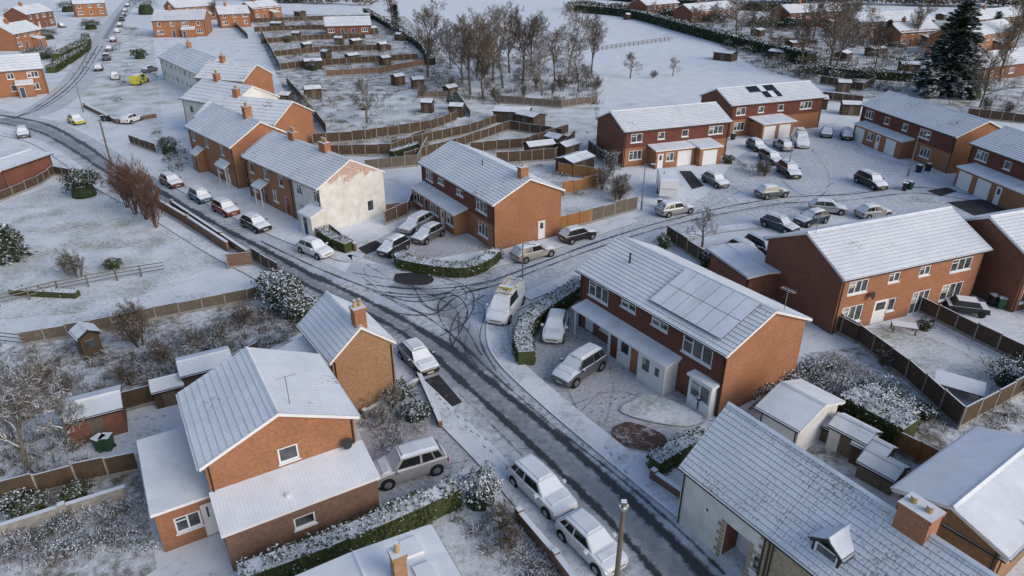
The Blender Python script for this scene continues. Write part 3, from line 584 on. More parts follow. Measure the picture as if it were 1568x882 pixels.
# ------------------------------------------------ cars
def sec(hw,zb,zt,cr=.03):
    return [(0,zb),(hw*.8,zb),(hw*.97,zb+.1),(hw,zb+(zt-zb)*.45),(hw*.985,zt-.14),(hw*.93,zt-.03),(hw*.8,zt),(0,zt+cr)]
KIND={ # L,W,H,hood z, wind t, roof front t, roof rear t, rear base t, belt
 'hatch':(4.05,1.74,1.47,.92,.27,.43,.84,.96,.95),'estate':(4.6,1.8,1.5,.92,.27,.41,.88,.97,.96),'saloon':(4.6,1.8,1.44,.9,.28,.42,.72,.87,.95),
 'suv':(4.5,1.85,1.7,1.05,.25,.38,.89,.97,1.08),'mini':(3.6,1.62,1.5,.92,.22,.36,.86,.97,.95),'van':(5.3,1.98,2.05,1.15,.15,.30,.97,.99,1.2)}
def car(u,v,du,dv,kind='hatch',col='white',name='parked_car',clear=False):
    c=G(u,v); d=G(u+du,v+dv)-c; rz=math.atan2(d.y,d.x)
    L,W,H,hz,tw,tf,tr_,tb,bz=KIND[kind]; W/=2; mb=MB(); p='p_'+col; X=lambda t: L/2-L*t
    st=[(0,.70,.30,.60),(.015,.84,.24,.70),(.05,.93,.2,.78),(.12,.97,.2,hz-.10),(tw-.02,1,.2,hz),(tw+.03,1,.2,bz),(.5,1.0,.2,bz),(.8,1,.2,bz+.01),(.93,.97,.22,bz),(.985,.9,.26,bz-.08),(1,.82,.32,bz-.3)]
    prev=None
    for t,hw,zb,zt in st:
        s=[Vector((X(t),y,z)) for y,z in sec(W*hw,zb,zt)]
        if prev:
            for k in range(len(s)-1):
                a,b,c2,d2=prev[k],prev[k+1],s[k+1],s[k]; mt='dark' if k<2 else p
                mb.face([a,b,c2,d2],mt); fl=lambda q:Vector((q.x,-q.y,q.z)); mb.face([fl(d2),fl(c2),fl(b),fl(a)],mt)
        else: mb.face(s+[Vector((q.x,-q.y,q.z)) for q in s[::-1][1:-1]],p)
        prev=s
    mb.face(prev+[Vector((q.x,-q.y,q.z)) for q in prev[::-1][1:-1]],p)
    # greenhouse
    bw,rw=W*.90,W*.70
    B0=Vector((X(tw),bw*.93,hz-.01)); B1=Vector((X(tb),bw*.93,bz-.02))
    R0=Vector((X(tf),rw*.96,H-.05)); R1=Vector((X(tr_),rw*.95,H-.06)); Rm=Vector((X((tf+tr_)/2),rw,H-.01)); Bm=Vector((X((tf+tr_)/2),bw,bz-.02)); 
    fl=lambda q:Vector((q.x,-q.y,q.z)); cn=lambda q,dz:Vector((q.x,0,q.z+dz))
    for f in(lambda q:q,fl):
        mb.face([f(q) for q in(B0,Bm,Rm,R0)],p); mb.face([f(q) for q in(Bm,B1,R1,Rm)],p)
        for a,b in((R0,Rm),(Rm,R1)): 
            ia=Vector((a.x,a.y*.8,a.z+.04)); ib=Vector((b.x,b.y*.8,b.z+.04))
            mb.face([f(a),f(b),f(ib),f(ia)],p,up=True); mb.face([f(ia),f(ib),cn(b,.06),cn(a,.06)],p,up=True)
        mb.face([f(R0),f(Vector((R0.x,R0.y*.8,R0.z+.04))),cn(R0,.06)],p,up=True); mb.face([f(R1),f(Vector((R1.x,R1.y*.8,R1.z+.04))),cn(R1,.06)],p)
    mb.face([B0,R0,cn(R0,.06),fl(R0),fl(B0)],p); mb.face([B1,R1,fl(R1),fl(B1)],p)
    def inset(q,u0,u1,v0,v1,mat,off=.012):
        bl=lambda a,b:(q[0]*(1-a)+q[1]*a)*(1-b)+(q[3]*(1-a)+q[2]*a)*b
        n=(q[1]-q[0]).cross(q[3]-q[0]).normalized(); cc=(q[0]+q[2])/2; 
        if n.dot(cc-Vector((0,0,.7)))<0: n=-n
        mb.face([bl(u0,v0)+n*off,bl(u1,v0)+n*off,bl(u1,v1)+n*off,bl(u0,v1)+n*off],mat)
    inset((B0,fl(B0),fl(R0),R0),.04,.96,.08,.94,'cglass',.014)
    if kind!='van': inset((B1,fl(B1),fl(R1),R1),.08,.92,.3,.92,'cglass')
    for f in(lambda q:q,fl):
        q=[f(B0),f(Bm),f(Rm),f(R0)]; inset(q,.16,.95,.12,.88,'cglass')
        if kind!='van':
            q=[f(Bm),f(B1),f(R1),f(Rm)]; inset(q,.05,.52,.12,.88,'cglass'); inset(q,.58,.88,.16,.85,'cglass')
    # settled snow on roof and bonnet
    def slab(pts,h):
        U=[q.lerp(sum(pts,Vector())/len(pts),.08)+Vector((0,0,h)) for q in pts]
        for i in range(len(pts)): mb.face([pts[i],pts[(i+1)%len(pts)],U[(i+1)%len(U)],U[i]],'rooff')
        mb.face(U,'rooff',up=True)
    if not clear:
        slab([Vector((R0.x-.08,R0.y*.75,H+.0)),Vector((R1.x+.08,R1.y*.75,H-.01)),Vector((R1.x+.08,-R1.y*.75,H-.01)),Vector((R0.x-.08,-R0.y*.75,H+.0))],.075)
        slab([Vector((X(.13),W*.72,hz-.08)),Vector((X(tw-.03),W*.74,hz)),Vector((X(tw-.03),-W*.74,hz)),Vector((X(.13),-W*.72,hz-.08))],.055)
    for t in(.175,.82):
        for s in(1,-1):
            r=.32 if kind not in('suv','van') else .36; x=X(t)
            mb.cyl((x,s*(W-.20),r+.02),(0,s,0),r+.07,.206,'tyre',18)
            mb.cyl((x,s*(W-.2),r),(0,s,0),r,.225,'tyre',18); mb.cyl((x,s*(W+.02),r),(0,s,0),r*.66,.012,'hub',10,r*.6)
    for s in(1,-1):
        T=Matrix.Translation((X(tw+.07),s*(W+.09),bz+.04)); mb.box(-.08,.08,-.1,.1,-.06,.09,p,T=T)
        mb.face([(X(.012),s*W*.86,.56),(X(.012)+.02,s*W*.5,.54),(X(.04),s*W*.52,.72),(X(.06),s*W*.9,.73)],'lamp')
        mb.box(X(.99)-.03,X(.97),*sorted((s*W*.62,s*W*.9)),bz-.36,bz-.14,'red')
    mb.box(X(0)-.01,X(0)+.015,-.26,.26,.38,.48,'plate'); mb.box(X(0)-.01,X(0)+.012,-.45,.45,.5,.58,'dark'); mb.box(X(1)-.015,X(1)+.01,-.26,.26,.5,.6,'plate')
    c.z=.02; o=mb.obj(name,None,c,rz,smooth=32); return o,L,W
CARS=[(264,284,50,28,'hatch','maroon'),(308,307,50,28,'mini','blue'),(347,326,50,26,'hatch','red'),(393,350,52,25,'hatch','black'),(484,389,55,22,'hatch','white'),
(638,350,-50,27,'estate','silver'),(656,366,-50,26,'hatch','grey'),(603,386,-30,16,'mini','black'),(817,394,60,-16,'estate','beige'),(884,367,55,-14,'hatch','black'),
(1033,327,60,-11,'estate','silver'),(850,510,-14,50,'hatch','white'),(887,573,-60,38,'suv','grey'),(641,558,40,42,'hatch','black'),(626,724,-80,24,'suv','silver'),
(829,758,72,68,'estate','white'),(904,842,66,64,'hatch','white'),(1095,283,45,22,'hatch','grey'),(1181,301,50,-6,'hatch','grey'),(1207,268,42,30,'suv','black'),
(1158,229,45,25,'hatch','black'),(1198,228,-30,-20,'hatch','silver'),(1265,208,-4,25,'hatch','grey'),(1295,212,8,20,'mini','black'),(1332,285,50,22,'suv','black'),
(1193,351,45,16,'hatch','navy'),(1241,342,-50,12,'hatch','navy'),(1266,325,55,4,'hatch','silver'),(1336,332,50,-6,'hatch','silver'),(1168,389,40,22,'suv','navy'),(1140,392,40,22,'hatch','silver'),
(37,209,6,25,'hatch','grey'),(118,189,30,14,'hatch','yellow'),(203,187,40,-14,'hatch','white'),(177,121,6,22,'hatch','white'),(168,78,8,-22,'hatch','grey'),(180,50,8,-22,'hatch','white'),(187,32,8,-22,'suv','black'),(164,92,8,-22,'suv','navy'),(192,18,8,-22,'hatch','silver'),(215,128,30,-12,'van','yellow'),(1180,248,45,24,'estate','grey'),(60,40,20,6,'hatch','silver'),(95,42,20,6,'hatch','grey'),
(174,64,8,-22,'hatch','maroon'),(152,108,-10,24,'hatch','black'),(184,41,8,-22,'hatch','grey'),(190,25,8,-22,'mini','navy'),(196,10,8,-22,'hatch','grey'),(230,110,30,-8,'hatch','grey')]
for cdef in CARS: car(*cdef)
o,L,W=car(775,478,-38,50,'van','white','white_work_van',True)
mb=MB()
for y in(-.55,-.3,.35,.6): mb.box(-2.3,1.0,y-.03,y+.03,2.2,2.27,'yellow')
for i in range(11): mb.box(-2.2+i*.3,-2.15+i*.3,-.52,-.33,2.21,2.25,'yellow')
for x in(-2,-.6,.7): mb.box(x-.03,x+.03,-.8,.8,2.12,2.17,'dark')
mb.box(-.2,.2,-.6,.6,2.28,2.42,'yellow'); mb.obj('ladders_and_roof_rack',o)
o,L,W=car(1224,222,16,22,'van','white','white_work_van',True); mb=MB(); mb.box(-1.5,-.2,-.5,.5,2.1,2.35,'yellow'); mb.obj('roof_box',o)
# caravan
c=G(1020,296); d=G(1010,258)-c; rz=math.atan2(d.y,d.x); mb=MB(); 
prof=[(-2.6,.5),(-2.65,1.5),(-2.5,2.35),(-2.1,2.55),(2.0,2.55),(2.5,2.2),(2.75,1.3),(2.6,.5)]
for s in(1,-1):
    mb.face([(x,s*1.08,z) for x,z in prof],'upvc'); mb.face([(x,s*1.087,z) for x,z in((-1.9,1.35),(-.8,1.35),(-.8,1.95),(-1.9,1.95))],'cglass'); mb.face([(x,s*1.087,z) for x,z in((.6,1.35),(1.8,1.35),(1.8,1.95),(.6,1.95))],'cglass')
    mb.face([(x,s*1.086,z) for x,z in((-2.6,.8),(2.6,.8),(2.62,.92),(-2.6,.92))],'steel')
    mb.cyl((0,s*.95,.33),(0,s,0),.33,.18,'tyre',16)
for i in range(len(prof)):
    (a,b),(c2,d2)=prof[i],prof[(i+1)%len(prof)]; mb.face([(a,-1.08,b),(c2,-1.08,d2),(c2,1.08,d2),(a,1.08,b)],'upvc')
mb.face([(-2.655,-.8,1.4),(-2.655,.8,1.4),(-2.56,.8,1.95),(-2.56,-.8,1.95)],'cglass'); mb.box(2.6,3.8,-.06,.06,.45,.55,'steel'); mb.box(-.4,.4,-.4,.4,2.56,2.64,'upvc')
mb.obj('caravan',None,c,rz)
# ------------------------------------------------ fences & walls
def fence(px,h=1.7,mat='wood',name='wooden_fence',close=False):
    P=[G(*p) for p in px]; mb=MB()
    for i in range(len(P)-1):
        d=P[i+1]-P[i]; L=d.length; n=max(1,round(L/1.83)); t=d/L; rz=math.atan2(d.y,d.x)
        for k in range(n):
            T=Matrix.Translation(P[i]+t*(L*k/n))@Matrix.Rotation(rz,4,'Z')@Matrix.Rotation(R.gauss(0,.012),4,'X'); w_=L/n; hh=h+R.uniform(-.07,.07)
            mb.box(-.05,.05,-.05,.05,0,hh+.08,'conc' if mat!='woodo' else mat,T=T)
            mb.box(.052,w_-.052,-.018,.018,.02,.28,'conc',T=T); mb.box(.052,w_-.052,-.02,.02,.282,hh-.03,mat,T=T); mb.box(.052,w_-.052,-.045,.045,hh-.028,hh+.01,mat,T=T)
            for z in(.5,hh*.6,hh-.25): mb.box(.053,w_-.053,.021,.05,z,z+.06,mat,T=T)
    mb.obj(name)
def bwall(px,h=.9,mat='brickL',name='garden_wall',th=.24):
    P=[G(*p) for p in px]; mb=MB()
    for i in range(len(P)-1):
        d=P[i+1]-P[i]; L=d.length; T=Matrix.Translation(P[i])@Matrix.Rotation(math.atan2(d.y,d.x),4,'Z')
        mb.box(0,L,-th/2,th/2,0,h,mat,T=T); mb.box(-.03,L+.03,-th/2-.03,th/2+.03,h+.002,h+.07,'conc',T=T)
        mb.box(-.17,.17,-.17,.17,0,h+.2,mat,T=T)
    mb.obj(name)
def rails(px,h=1.1):
    P=[G(*p) for p in px]; mb=MB()
    for i in range(len(P)-1):
        d=P[i+1]-P[i]; L=d.length; n=max(1,round(L/2)); rz=math.atan2(d.y,d.x)
        for k in range(n):
            T=Matrix.Translation(P[i]+d*(k/n))@Matrix.Rotation(rz,4,'Z'); mb.box(-.06,.06,-.06,.06,0,h+.1,'woodl',T=T)
            for z in(.35,.7,1.02): mb.box(0,L/n,.065,.1,z,z+.1,'woodl',T=T)
    mb.obj('post_and_rail_fence')
fence([(1190,455),(1310,525),(1385,582),(1466,658)]); fence([(1466,658),(1568,602),(1640,565)]); fence([(1405,478),(1490,522),(1600,575)],1.5)
fence([(1225,432),(1262,500),(1310,527)],1.6); fence([(1140,420),(1190,455)],1.6); fence([(1495,440),(1600,490)],1.6)
fence([(1365,690),(1440,728)],1.6,'woodo'); fence([(830,362),(905,342)],1.7,'woodo'); fence([(905,342),(975,322)],1.7,'woodl')
bwall([(245,318),(290,345),(350,385)],1.0); fence([(350,412),(388,408)],1.5,'brickL','garden_wall'); fence([(388,400),(428,425)],1.4)
rails([(0,470),(90,448),(180,430),(253,418)]); fence([(35,530),(140,512),(240,490),(380,462),(400,455)],1.2,'woodl'); rails([(0,528),(40,532)])
fence([(0,775),(120,742),(215,722)],1.5,'wood'); bwall([(0,822),(100,790),(195,760)],.7,'conc'); fence([(190,632),(240,618),(340,580),(400,548)],1.5,'wood')
fence([(200,220),(240,235)],1.4); bwall([(130,165),(180,190),(240,180)],.7); fence([(0,310),(60,285),(85,268),(135,280)],1.3,'wood'); 
bwall([(265,318),(340,368),(380,395)],.8,'brickL')
for f,hh,m in (([(480,222),(560,216),(660,200),(700,185)],1.7,'wood'),([(500,240),(600,238),(650,215)],1.7,'wood'),([(560,262),(640,255),(655,225)],1.6,'woodl'),
 ([(600,232),(720,205),(760,190)],1.6,'wood'),([(620,250),(700,228),(780,200),(860,212)],1.6,'wood'),([(720,235),(800,228),(870,205)],1.6,'wood'),([(760,252),(850,246),(880,215)],1.7,'wood'),
 ([(430,108),(520,100),(640,92)],1.7,'wood'),([(420,88),(500,80),(600,78)],1.7,'wood'),([(400,68),(480,62),(560,60)],1.7,'wood'),([(390,50),(470,46),(540,46)],1.7,'wood'),
 ([(500,118),(590,112),(650,100)],1.5,'brickL'),([(440,130),(470,165),(500,205)],1.7,'wood'),([(400,52),(430,108)],1.7,'wood'),
 ([(760,158),(860,166),(915,158)],1.5,'woodl'),([(862,300),(925,285),(925,262)],1.7,'woodo'),([(855,268),(925,278)],1.7,'woodo'),([(940,262),(900,232)],1.7,'wood'),
 ([(1230,150),(1320,160)],1.6,'wood'),([(1255,128),(1320,140),(1340,128)],1.6,'wood'),([(1480,180),(1568,190)],1.6,'wood'),([(380,36),(480,32),(560,30)],1.7,'wood'),([(350,30),(380,60)],1.7,'wood'),
 ([(1180,66),(1250,70)],1.6,'wood'),([(640,150),(700,150),(720,180)],1.3,'woodl'),([(590,345),(625,330),(640,300)],1.6,'wood'),([(500,345),(560,330),(640,320)],1.0,'brickL')):
    fence(f,hh,m,'wooden_fence' if m!='brickL' else 'garden_wall')
bwall([(795,800),(850,865),(880,905)],.8); bwall([(640,575),(675,655)],.5); bwall([(560,640),(640,590)],.5,'conc'); bwall([(505,352),(545,385)],.8); rails([(915,78),(970,70),(1030,62)])
bwall([(1000,735),(1050,770)],.6); fence([(1020,368),(1085,412)],1.6,'wood')
# ------------------------------------------------ sheds, bins, poles
def shed(u,v,w_=2.4,d_=1.8,h=1.9,rot=0,mat='wood',name='garden_shed',rise=.4):
    c=G(u,v); e=empty(name,c,rot); mb=MB(); mb.box(-w_/2,w_/2,-d_/2,d_/2,0,h,mat)
    for x in(-w_/2,w_/2): mb.face([(x,-d_/2,h),(x,d_/2,h),(x,0,h+rise)],mat)
    mb.box(-.4,.4,-d_/2-.03,-d_/2-.002,.05,h-.1,'woodl'); mb.box(w_/2+.002,w_/2+.03,-.4,.3,.9,1.5,'wglass'); mb.obj('walls',e)
    rb=MB(); gable_roof(rb,lambda p,q,z:Vector((p,q,z)),-w_/2,w_/2,-d_/2,d_/2,h-.08,rise,'rooff',ov=.12,og=.1,step=0,trim='dark'); rb.obj('roof',e)
for a in[(480,150,3,2.4),(520,68),(545,72,3,2.2),(586,78),(612,62),(785,185,6,3.5),(826,240,4,2),(868,240,3,2),(880,262,4.5,3),(700,178),(655,172,2,1.5),(1110,92,5,3.5),(812,192,4,3),(640,135),(610,130),(500,90),(455,60),(1250,165,3,3),(1300,175,3,2),(1290,140),(590,100),(690,148),(1160,55,4,3),(1440,30,4,3),(1215,75,4,3),(960,30),(1340,85,5,3),(1190,90,4,3),(1290,92,4,3),(1390,110,4,3),(140,540,1.6,1.3),(440,160,2,2),(365,150,4,3),(560,30,4,3),(460,25,4,3),(1010,20,4,3),(1270,40,5,3),(480,105,4,2.5),(540,96,3,2),(470,78),(570,52,3,2.4),(425,44,4,3),(850,228,2.5,2)]:
    shed(a[0],a[1],*(a[2:] or (2.4,1.8)),rot=R.choice([.4,-.75,.8,-.2]))
shed(155,655,3.0,2.6,1.9,.5,'brickR','garden_store'); shed(322,590,3.2,2.4,2.0,.5,'wood'); shed(262,612,1.8,1.5,1.4,.5); shed(1300,690,2.2,1.6,1.7,-.9,'render'); shed(1330,712,1.8,1.4,1.5,-.9); shed(1345,735,2,1.6,1.2,-.9,'woodl'); shed(1270,672,1.5,1.2,1.2,-.9)
def bin_(u,v,g=False,rz=0):
    mb=MB(); m='bing' if g else 'binm'
    P0=[(-.22,-.26,.06),(.22,-.26,.06),(.22,.26,.06),(-.22,.26,.06)]; P1=[(-.28,-.34,.98),(.28,-.34,.98),(.28,.34,.98),(-.28,.34,.98)]
    for i in range(4): mb.face([P0[i],P0[(i+1)%4],P1[(i+1)%4],P1[i]],m)
    mb.face(P0,m); mb.box(-.31,.31,-.38,.36,.982,1.06,m,ty=.04); mb.box(-.25,.25,.37,.43,.9,.95,m)
    for x in(-.25,.22): mb.cyl((x,.26,.1),(1,0,0),.1,.04,'tyre',10)
    mb.obj('wheelie_bin',None,G(u,v),rz)
for b in[(1070,626,0),(1082,632,0),(1092,624,0),(1384,292,0),(1392,290,1),(1406,264,0),(1420,262,0),(1518,468,0),(1530,472,1),(1543,468,0),(1552,725,1),(1563,728,0),(158,186,0),(166,186,0),(157,690,1),(168,688,1),(1122,214,0),(1010,318,0),(835,205,1)]: bin_(b[0],b[1],b[2],R.uniform(-.5,.5))
def lamp(u,v,h,name='street_lamp',wood=False):
    mb=MB(); mb.cyl((0,0,0),(0,0,1),.09 if not wood else .14,h,'steel' if not wood else 'woodl',8,.05 if not wood else .1)
    if not wood:
        mb.cyl((0,0,0),(0,0,1),.12,1.2,'steel',8); mb.cyl((0,0,h-.05),(.8,-.4,.15),.035,.9,'steel',6); mb.box(.55,1.1,-.55,-.3,h+.03,h+.13,'conc')
    else:
        mb.box(-.12,.12,-.12,.12,h,h+.1,'woodl'); mb.cyl((0,0,h-.35),(0,0,1),.17,.12,'steel',10); [mb.cyl((.16*math.cos(a),.16*math.sin(a),h-.2),(0,0,1),.04,.12,'upvc',6) for a in(0,1.6,3.1,4.7)]
    mb.obj(name,None,G(u,v))
lamp(128,172,7); lamp(982,322,5.5); lamp(1390,270,5.5); lamp(170,250,6,'telegraph_pole',True); lamp(1205,268,6); lamp(940,930,6.5,'telegraph_pole',True); lamp(800,452,5.0); lamp(1565,150,6)
mb=MB(); 
mb.box(-1.6,1.6,-.8,.8,.35,.8,'binm',tx=.1,ty=.05); mb.box(-1.2,1.0,-.7,.7,.802,1.25,'binm',tx=.35,ty=.15); [mb.cyl((x,s*.75,.3),(0,s,0),.28,.12,'tyre',12) for x in(-1,1) for s in(1,-1)]
mb.obj('covered_trailer',None,G(1477,478),-.3)
mb=MB(); mb.box(-1.5,1.5,-1,1,.7,.78,'woodl'); [mb.box(x-.05,x+.05,y-.05,y+.05,0,.7,'woodl') for x in(-1.3,1.3) for y in(-.8,.8)]; mb.obj('garden_table',None,G(1465,600),-.6)
mb=MB(); mb.box(-.9,.9,-.5,.5,.6,.68,'woodl'); [mb.box(x-.05,x+.05,y-.05,y+.05,0,.6,'woodl') for x in(-.8,.8) for y in(-.4,.4)]; mb.obj('garden_table',None,G(1382,508),-.3)
# ------------------------------------------------ vegetation
def seg(V,Fc,a,b,r0,r1,n):
    d=(b-a); 
    if d.length<1e-5: return
    d.normalize(); t=d.orthogonal().normalized(); s=d.cross(t); i=len(V)
    for p,r in((a,r0),(b,r1)):
        for k in range(n):
            an=2*math.pi*k/n; V.append(p+(t*math.cos(an)+s*math.sin(an))*r)
    for k in range(n): Fc.append((i+k,i+(k+1)%n,i+n+(k+1)%n,i+n+k))
def treemesh(name,seed,H=8,mat='bark',trunk=.25,ch=(9,6,5,4),spread=.9,tr=.2,multi=1,upb=.25,minr=.012):
    r=random.Random(seed); V=[];Fc=[]
    def br(p,d,L,rad,lv):
        n=4 if lv==0 else (3 if lv<3 else 2); pts=[(p.copy(),rad)]
        for i in range(n):
            d=(d+Vector((r.gauss(0,1),r.gauss(0,1),r.gauss(0,1)))*(.07 if lv==0 else .17)+Vector((0,0,upb*.35))).normalized()
            q=p+d*L/n; r1=rad*(1-(i+1)/n*.75); seg(V,Fc,p,q,max(pts[-1][1],minr),max(r1,minr*.8),6 if lv==0 else 3); p=q; pts.append((p.copy(),r1))
        if lv<len(ch):
            m=ch[lv]
            for i in range(m):
                f=(trunk if lv==0 else .2)+(1-(trunk if lv==0 else .2))*(i+r.random())/m; x=f*n; j=min(int(x),n-1); a=pts[j][0].lerp(pts[j+1][0],x-j); rr=pts[j][1]*(1-(x-j))+pts[j+1][1]*(x-j)
                t=d.orthogonal().normalized(); t.rotate(Matrix.Rotation(r.uniform(0,6.283),3,d)); nd_=(d*(1.1-f*.2)+t*spread*r.uniform(.7,1.3)).normalized()
                br(a,nd_,L*r.uniform(.42,.62)*(1.15-.45*f),rr*.6,lv+1)
    for k in range(multi):
        an=r.uniform(0,6.28); lean=0 if multi==1 else .38
        br(Vector((math.cos(an),math.sin(an),0))*(.15 if multi>1 else 0),Vector((math.cos(an)*lean*r.random(),math.sin(an)*lean*r.random(),1)).normalized(),H*(.8 if multi==1 else r.uniform(.6,.9)),tr if multi==1 else tr*.5,0)
    me=bpy.data.meshes.new(name); me.from_pydata([tuple(v) for v in V],[],Fc); me.materials.append(M[mat]); return me
def put(me,name,u,v,s=1,rz=None,h=0):
    o=bpy.data.objects.new(name,me); scene.collection.objects.link(o); o.location=G(u,v); o.rotation_euler=(0,0,R.uniform(0,6.28) if rz is None else rz); o.scale=(s,s,s); return o
T1=[treemesh('bare_tree_a',1,10,ch=(12,8,6,4),upb=.3,minr=.018),treemesh('bare_tree_b',2,10,ch=(13,8,6,4),spread=.7,upb=.45,minr=.018),treemesh('bare_tree_c',5,10,'barkg',.2,(12,8,6,4),1.1,minr=.018)]
T2=treemesh('red_stem',3,6,'barkr',.08,(9,7,5),.5,.12,7,.45,.012); T3=treemesh('fruit_tree',4,5,'barkg',.3,(11,7,6,4),1.2,.16,1,.1)
T4=treemesh('bare_shrub',6,2.2,'barkg',.1,(7,6,4),.8,.07,9,.2,.009); T5=treemesh('bare_shrub_b',8,2.2,'bark',.05,(7,6,4),.9,.07,10,.2,.009)
for i,(u,v,s) in enumerate([(655,118,1.45),(720,145,1.35),(770,135,1.5),(800,128,1.35),(740,152,1.1),(870,118,1.4),(850,130,1.15),(905,112,1.15),(885,140,.9),(1268,114,1.75),(1225,104,1.1),(1125,62,1.4),(1060,50,.8),(690,104,.9),(830,146,1.0),(1090,45,.8),(600,44,1.0),(1290,90,1.3),(1500,165,1.0),(330,30,.6),(470,50,.5),(1180,62,1.0),(1530,125,1.2),(1000,30,.6),(1340,104,1.0),(780,112,1.3),(708,128,1.2),(1245,60,1.2),(1400,70,1.0),(730,118,1.3),(755,125,1.2),(815,110,1.1),(1280,104,1.3),(1150,50,1.0),(1550,80,1.2),(1320,70,1.0)]):
    put(T1[i%3],'bare_tree',u,v,s)
for u,v,s in[(208,328,.95),(240,348,.8),(225,336,.9),(195,318,.75)]: put(T2,'red_stemmed_tree',u,v,s)
for u,v,s in[(562,188,1.45),(965,120,1.1),(1030,117,.8),(1075,378,.8),(470,192,1.0),(1410,88,.8),(110,690,.8)]: put(T3,'fruit_tree',u,v,s)
put(T1[2],'bare_tree',48,725,.72); put(T1[0],'bare_tree',-20,700,.65)
for i,(u,v,s) in enumerate([(122,425,1.3),(215,530,1.4),(105,420,.9),(200,500,1.0),(930,270,1.6),(945,310,1.2),(880,130,1.3),(910,140,1.4),(845,145,1.2),(250,560,1),(300,535,1),(770,815,.8),(1160,265,.9),(1170,270,.9),(800,150,1.2),(760,155,1.2),(650,150,1.2),(1000,120,.8),(1590,150,1),(1540,180,1.3),(1510,170,1.2),(1300,130,1.2),(920,290,1.4),(200,590,.8),(600,630,.8),(255,230,.9),(300,700,.6),(1350,560,.7),
  (340,520,.9),(370,500,.9),(280,590,.8),(60,600,1.0),(100,610,.9),(30,640,1.),(350,545,.7),(560,625,.7),(585,650,.7),(785,840,.6),(900,125,1.5),(860,140,1.4),(820,135,1.3),(740,120,1.3),(690,135,1.2),(950,300,1.3)]):
    put((T4,T5)[i%2],'bare_shrub',u,v,s)
def leaves(mb,c,rx,ry,rz,n,size,mat,rnd,cone=False,lump=.35):
    sd=rnd.uniform(0,50)
    for i in range(n):
        d=Vector((rnd.gauss(0,1),rnd.gauss(0,1),rnd.gauss(0,1))).normalized()
        if d.z<-.3: d.z=-d.z
        k=(.68+.36*rnd.random())*(1+lump*noise.noise(d*2.3+Vector((sd,0,0)))*1.8)
        p=c+Vector((d.x*rx*k,d.y*ry*k,max(-rz*.95,d.z*rz*k)))
        nn=(d*.8+Vector((rnd.gauss(0,.7),rnd.gauss(0,.7),rnd.gauss(0,.7)))).normalized(); t=nn.orthogonal().normalized(); t.rotate(Matrix.Rotation(rnd.random()*6,3,nn)); b=nn.cross(t); s=size*rnd.uniform(.5,1.3)
        mb.face([p-t*s,p-b*s*.5,p+t*s,p+b*s*.5],mat,[(0,0)]*4)
def core(mb,c,rx,ry,rz,mat):
    n,m=10,5
    P=[[c+Vector((rx*math.cos(2*math.pi*i/n)*math.cos(j/m*math.pi/2),ry*math.sin(2*math.pi*i/n)*math.cos(j/m*math.pi/2),rz*(math.sin(j/m*math.pi/2))))for i in range(n)] for j in range(m+1)]
    for j in range(m):
        for i in range(n): mb.face([P[j][i],P[j][(i+1)%n],P[j+1][(i+1)%n],P[j+1][i]],mat)
def bush(u,v,r,h,mat='leafd',name='evergreen_bush',n=None,size=.08):
    rnd=random.Random(int(u*7+v)); mb=MB(); c=Vector((0,0,h*.5)); n=n or int(min(3500,1500*r*max(1,h/2)))
    core(mb,Vector((0,0,.05)),r*.62,r*.62,h*.68,'leafd'); leaves(mb,c,r,r,h*.5,n,size if r<2 else size*1.5,mat,rnd); mb.obj(name,None,G(u,v))
for a in[(130,300,2.2,3.2,'leafd'),(735,768,1.35,1.9,'leafs'),(8,400,2,3,'leafd'),(260,235,1.6,2,'leafd'),(340,220,1.5,2.6,'leafd'),(692,168,1.2,3,'leafd'),(175,412,.8,1.1,'leaf'),
 (1550,590,1.8,1.8,'leafd'),(1415,505,.6,.9,'leaf'),(1415,640,.7,.9,'leafd'),(70,60,4,3,'leafd'),(62,90,4,3,'leafd'),(225,22,5,7,'leafd'),(1485,150,3,4,'leafd'),(440,65,1.5,2,'leaf'),
 (605,610,1.1,1.1,'leafd'),(635,640,1.0,.9,'leafd'),(480,108,1.6,2.2,'leafd'),(560,168,1.2,1.2,'leafs'),(1115,250,.9,1.1,'leaf'),(1015,380,.8,1.4,'leaf'),(1080,408,.8,1.6,'leafd'),(20,770,1.2,.9,'leafd'),(120,765,.8,1,'leaf'),(52,785,1.0,1,'leaf'),(28,30,4,4,'leafd'),(105,18,4,4,'leafd'),(140,45,3,3,'leafd'),(215,90,2,2.5,'leafd')]: bush(*a)
for u,v,r_,h_ in[(432,472,1.6,2.9),(455,488,1.4,2.3),(420,452,1.3,2.4),(478,488,1.0,1.5),(445,460,1.2,2.0)]: bush(u,v,r_,h_,'leafs','snow_laden_laurel',n=int(1700*r_),size=.11)
def mass(name,pts,n,r0,h0,mat,size=.1,k=110):
    rnd=random.Random(n+len(pts)); mb=MB(); P=[G(*p) for p in pts]
    for i in range(n):
        if len(P)==2: c=P[0].lerp(P[1],rnd.random())+Vector((rnd.gauss(0,.5),rnd.gauss(0,.5),0))
        else:
            t=rnd.choice(tessellate_polygon([P])); a,b=rnd.random(),rnd.random()
            if a+b>1:a,b=1-a,1-b
            c=P[t[0]]+(P[t[1]]-P[t[0]])*a+(P[t[2]]-P[t[0]])*b
        r=r0*rnd.uniform(.5,1.3); h=h0*rnd.uniform(.5,1.3); mm=mat if isinstance(mat,str) else rnd.choice(mat)
        leaves(mb,c+Vector((0,0,h*.5)),r,r,h*.5,int(k*r*r+30),size,mm,rnd)
    mb.obj(name)
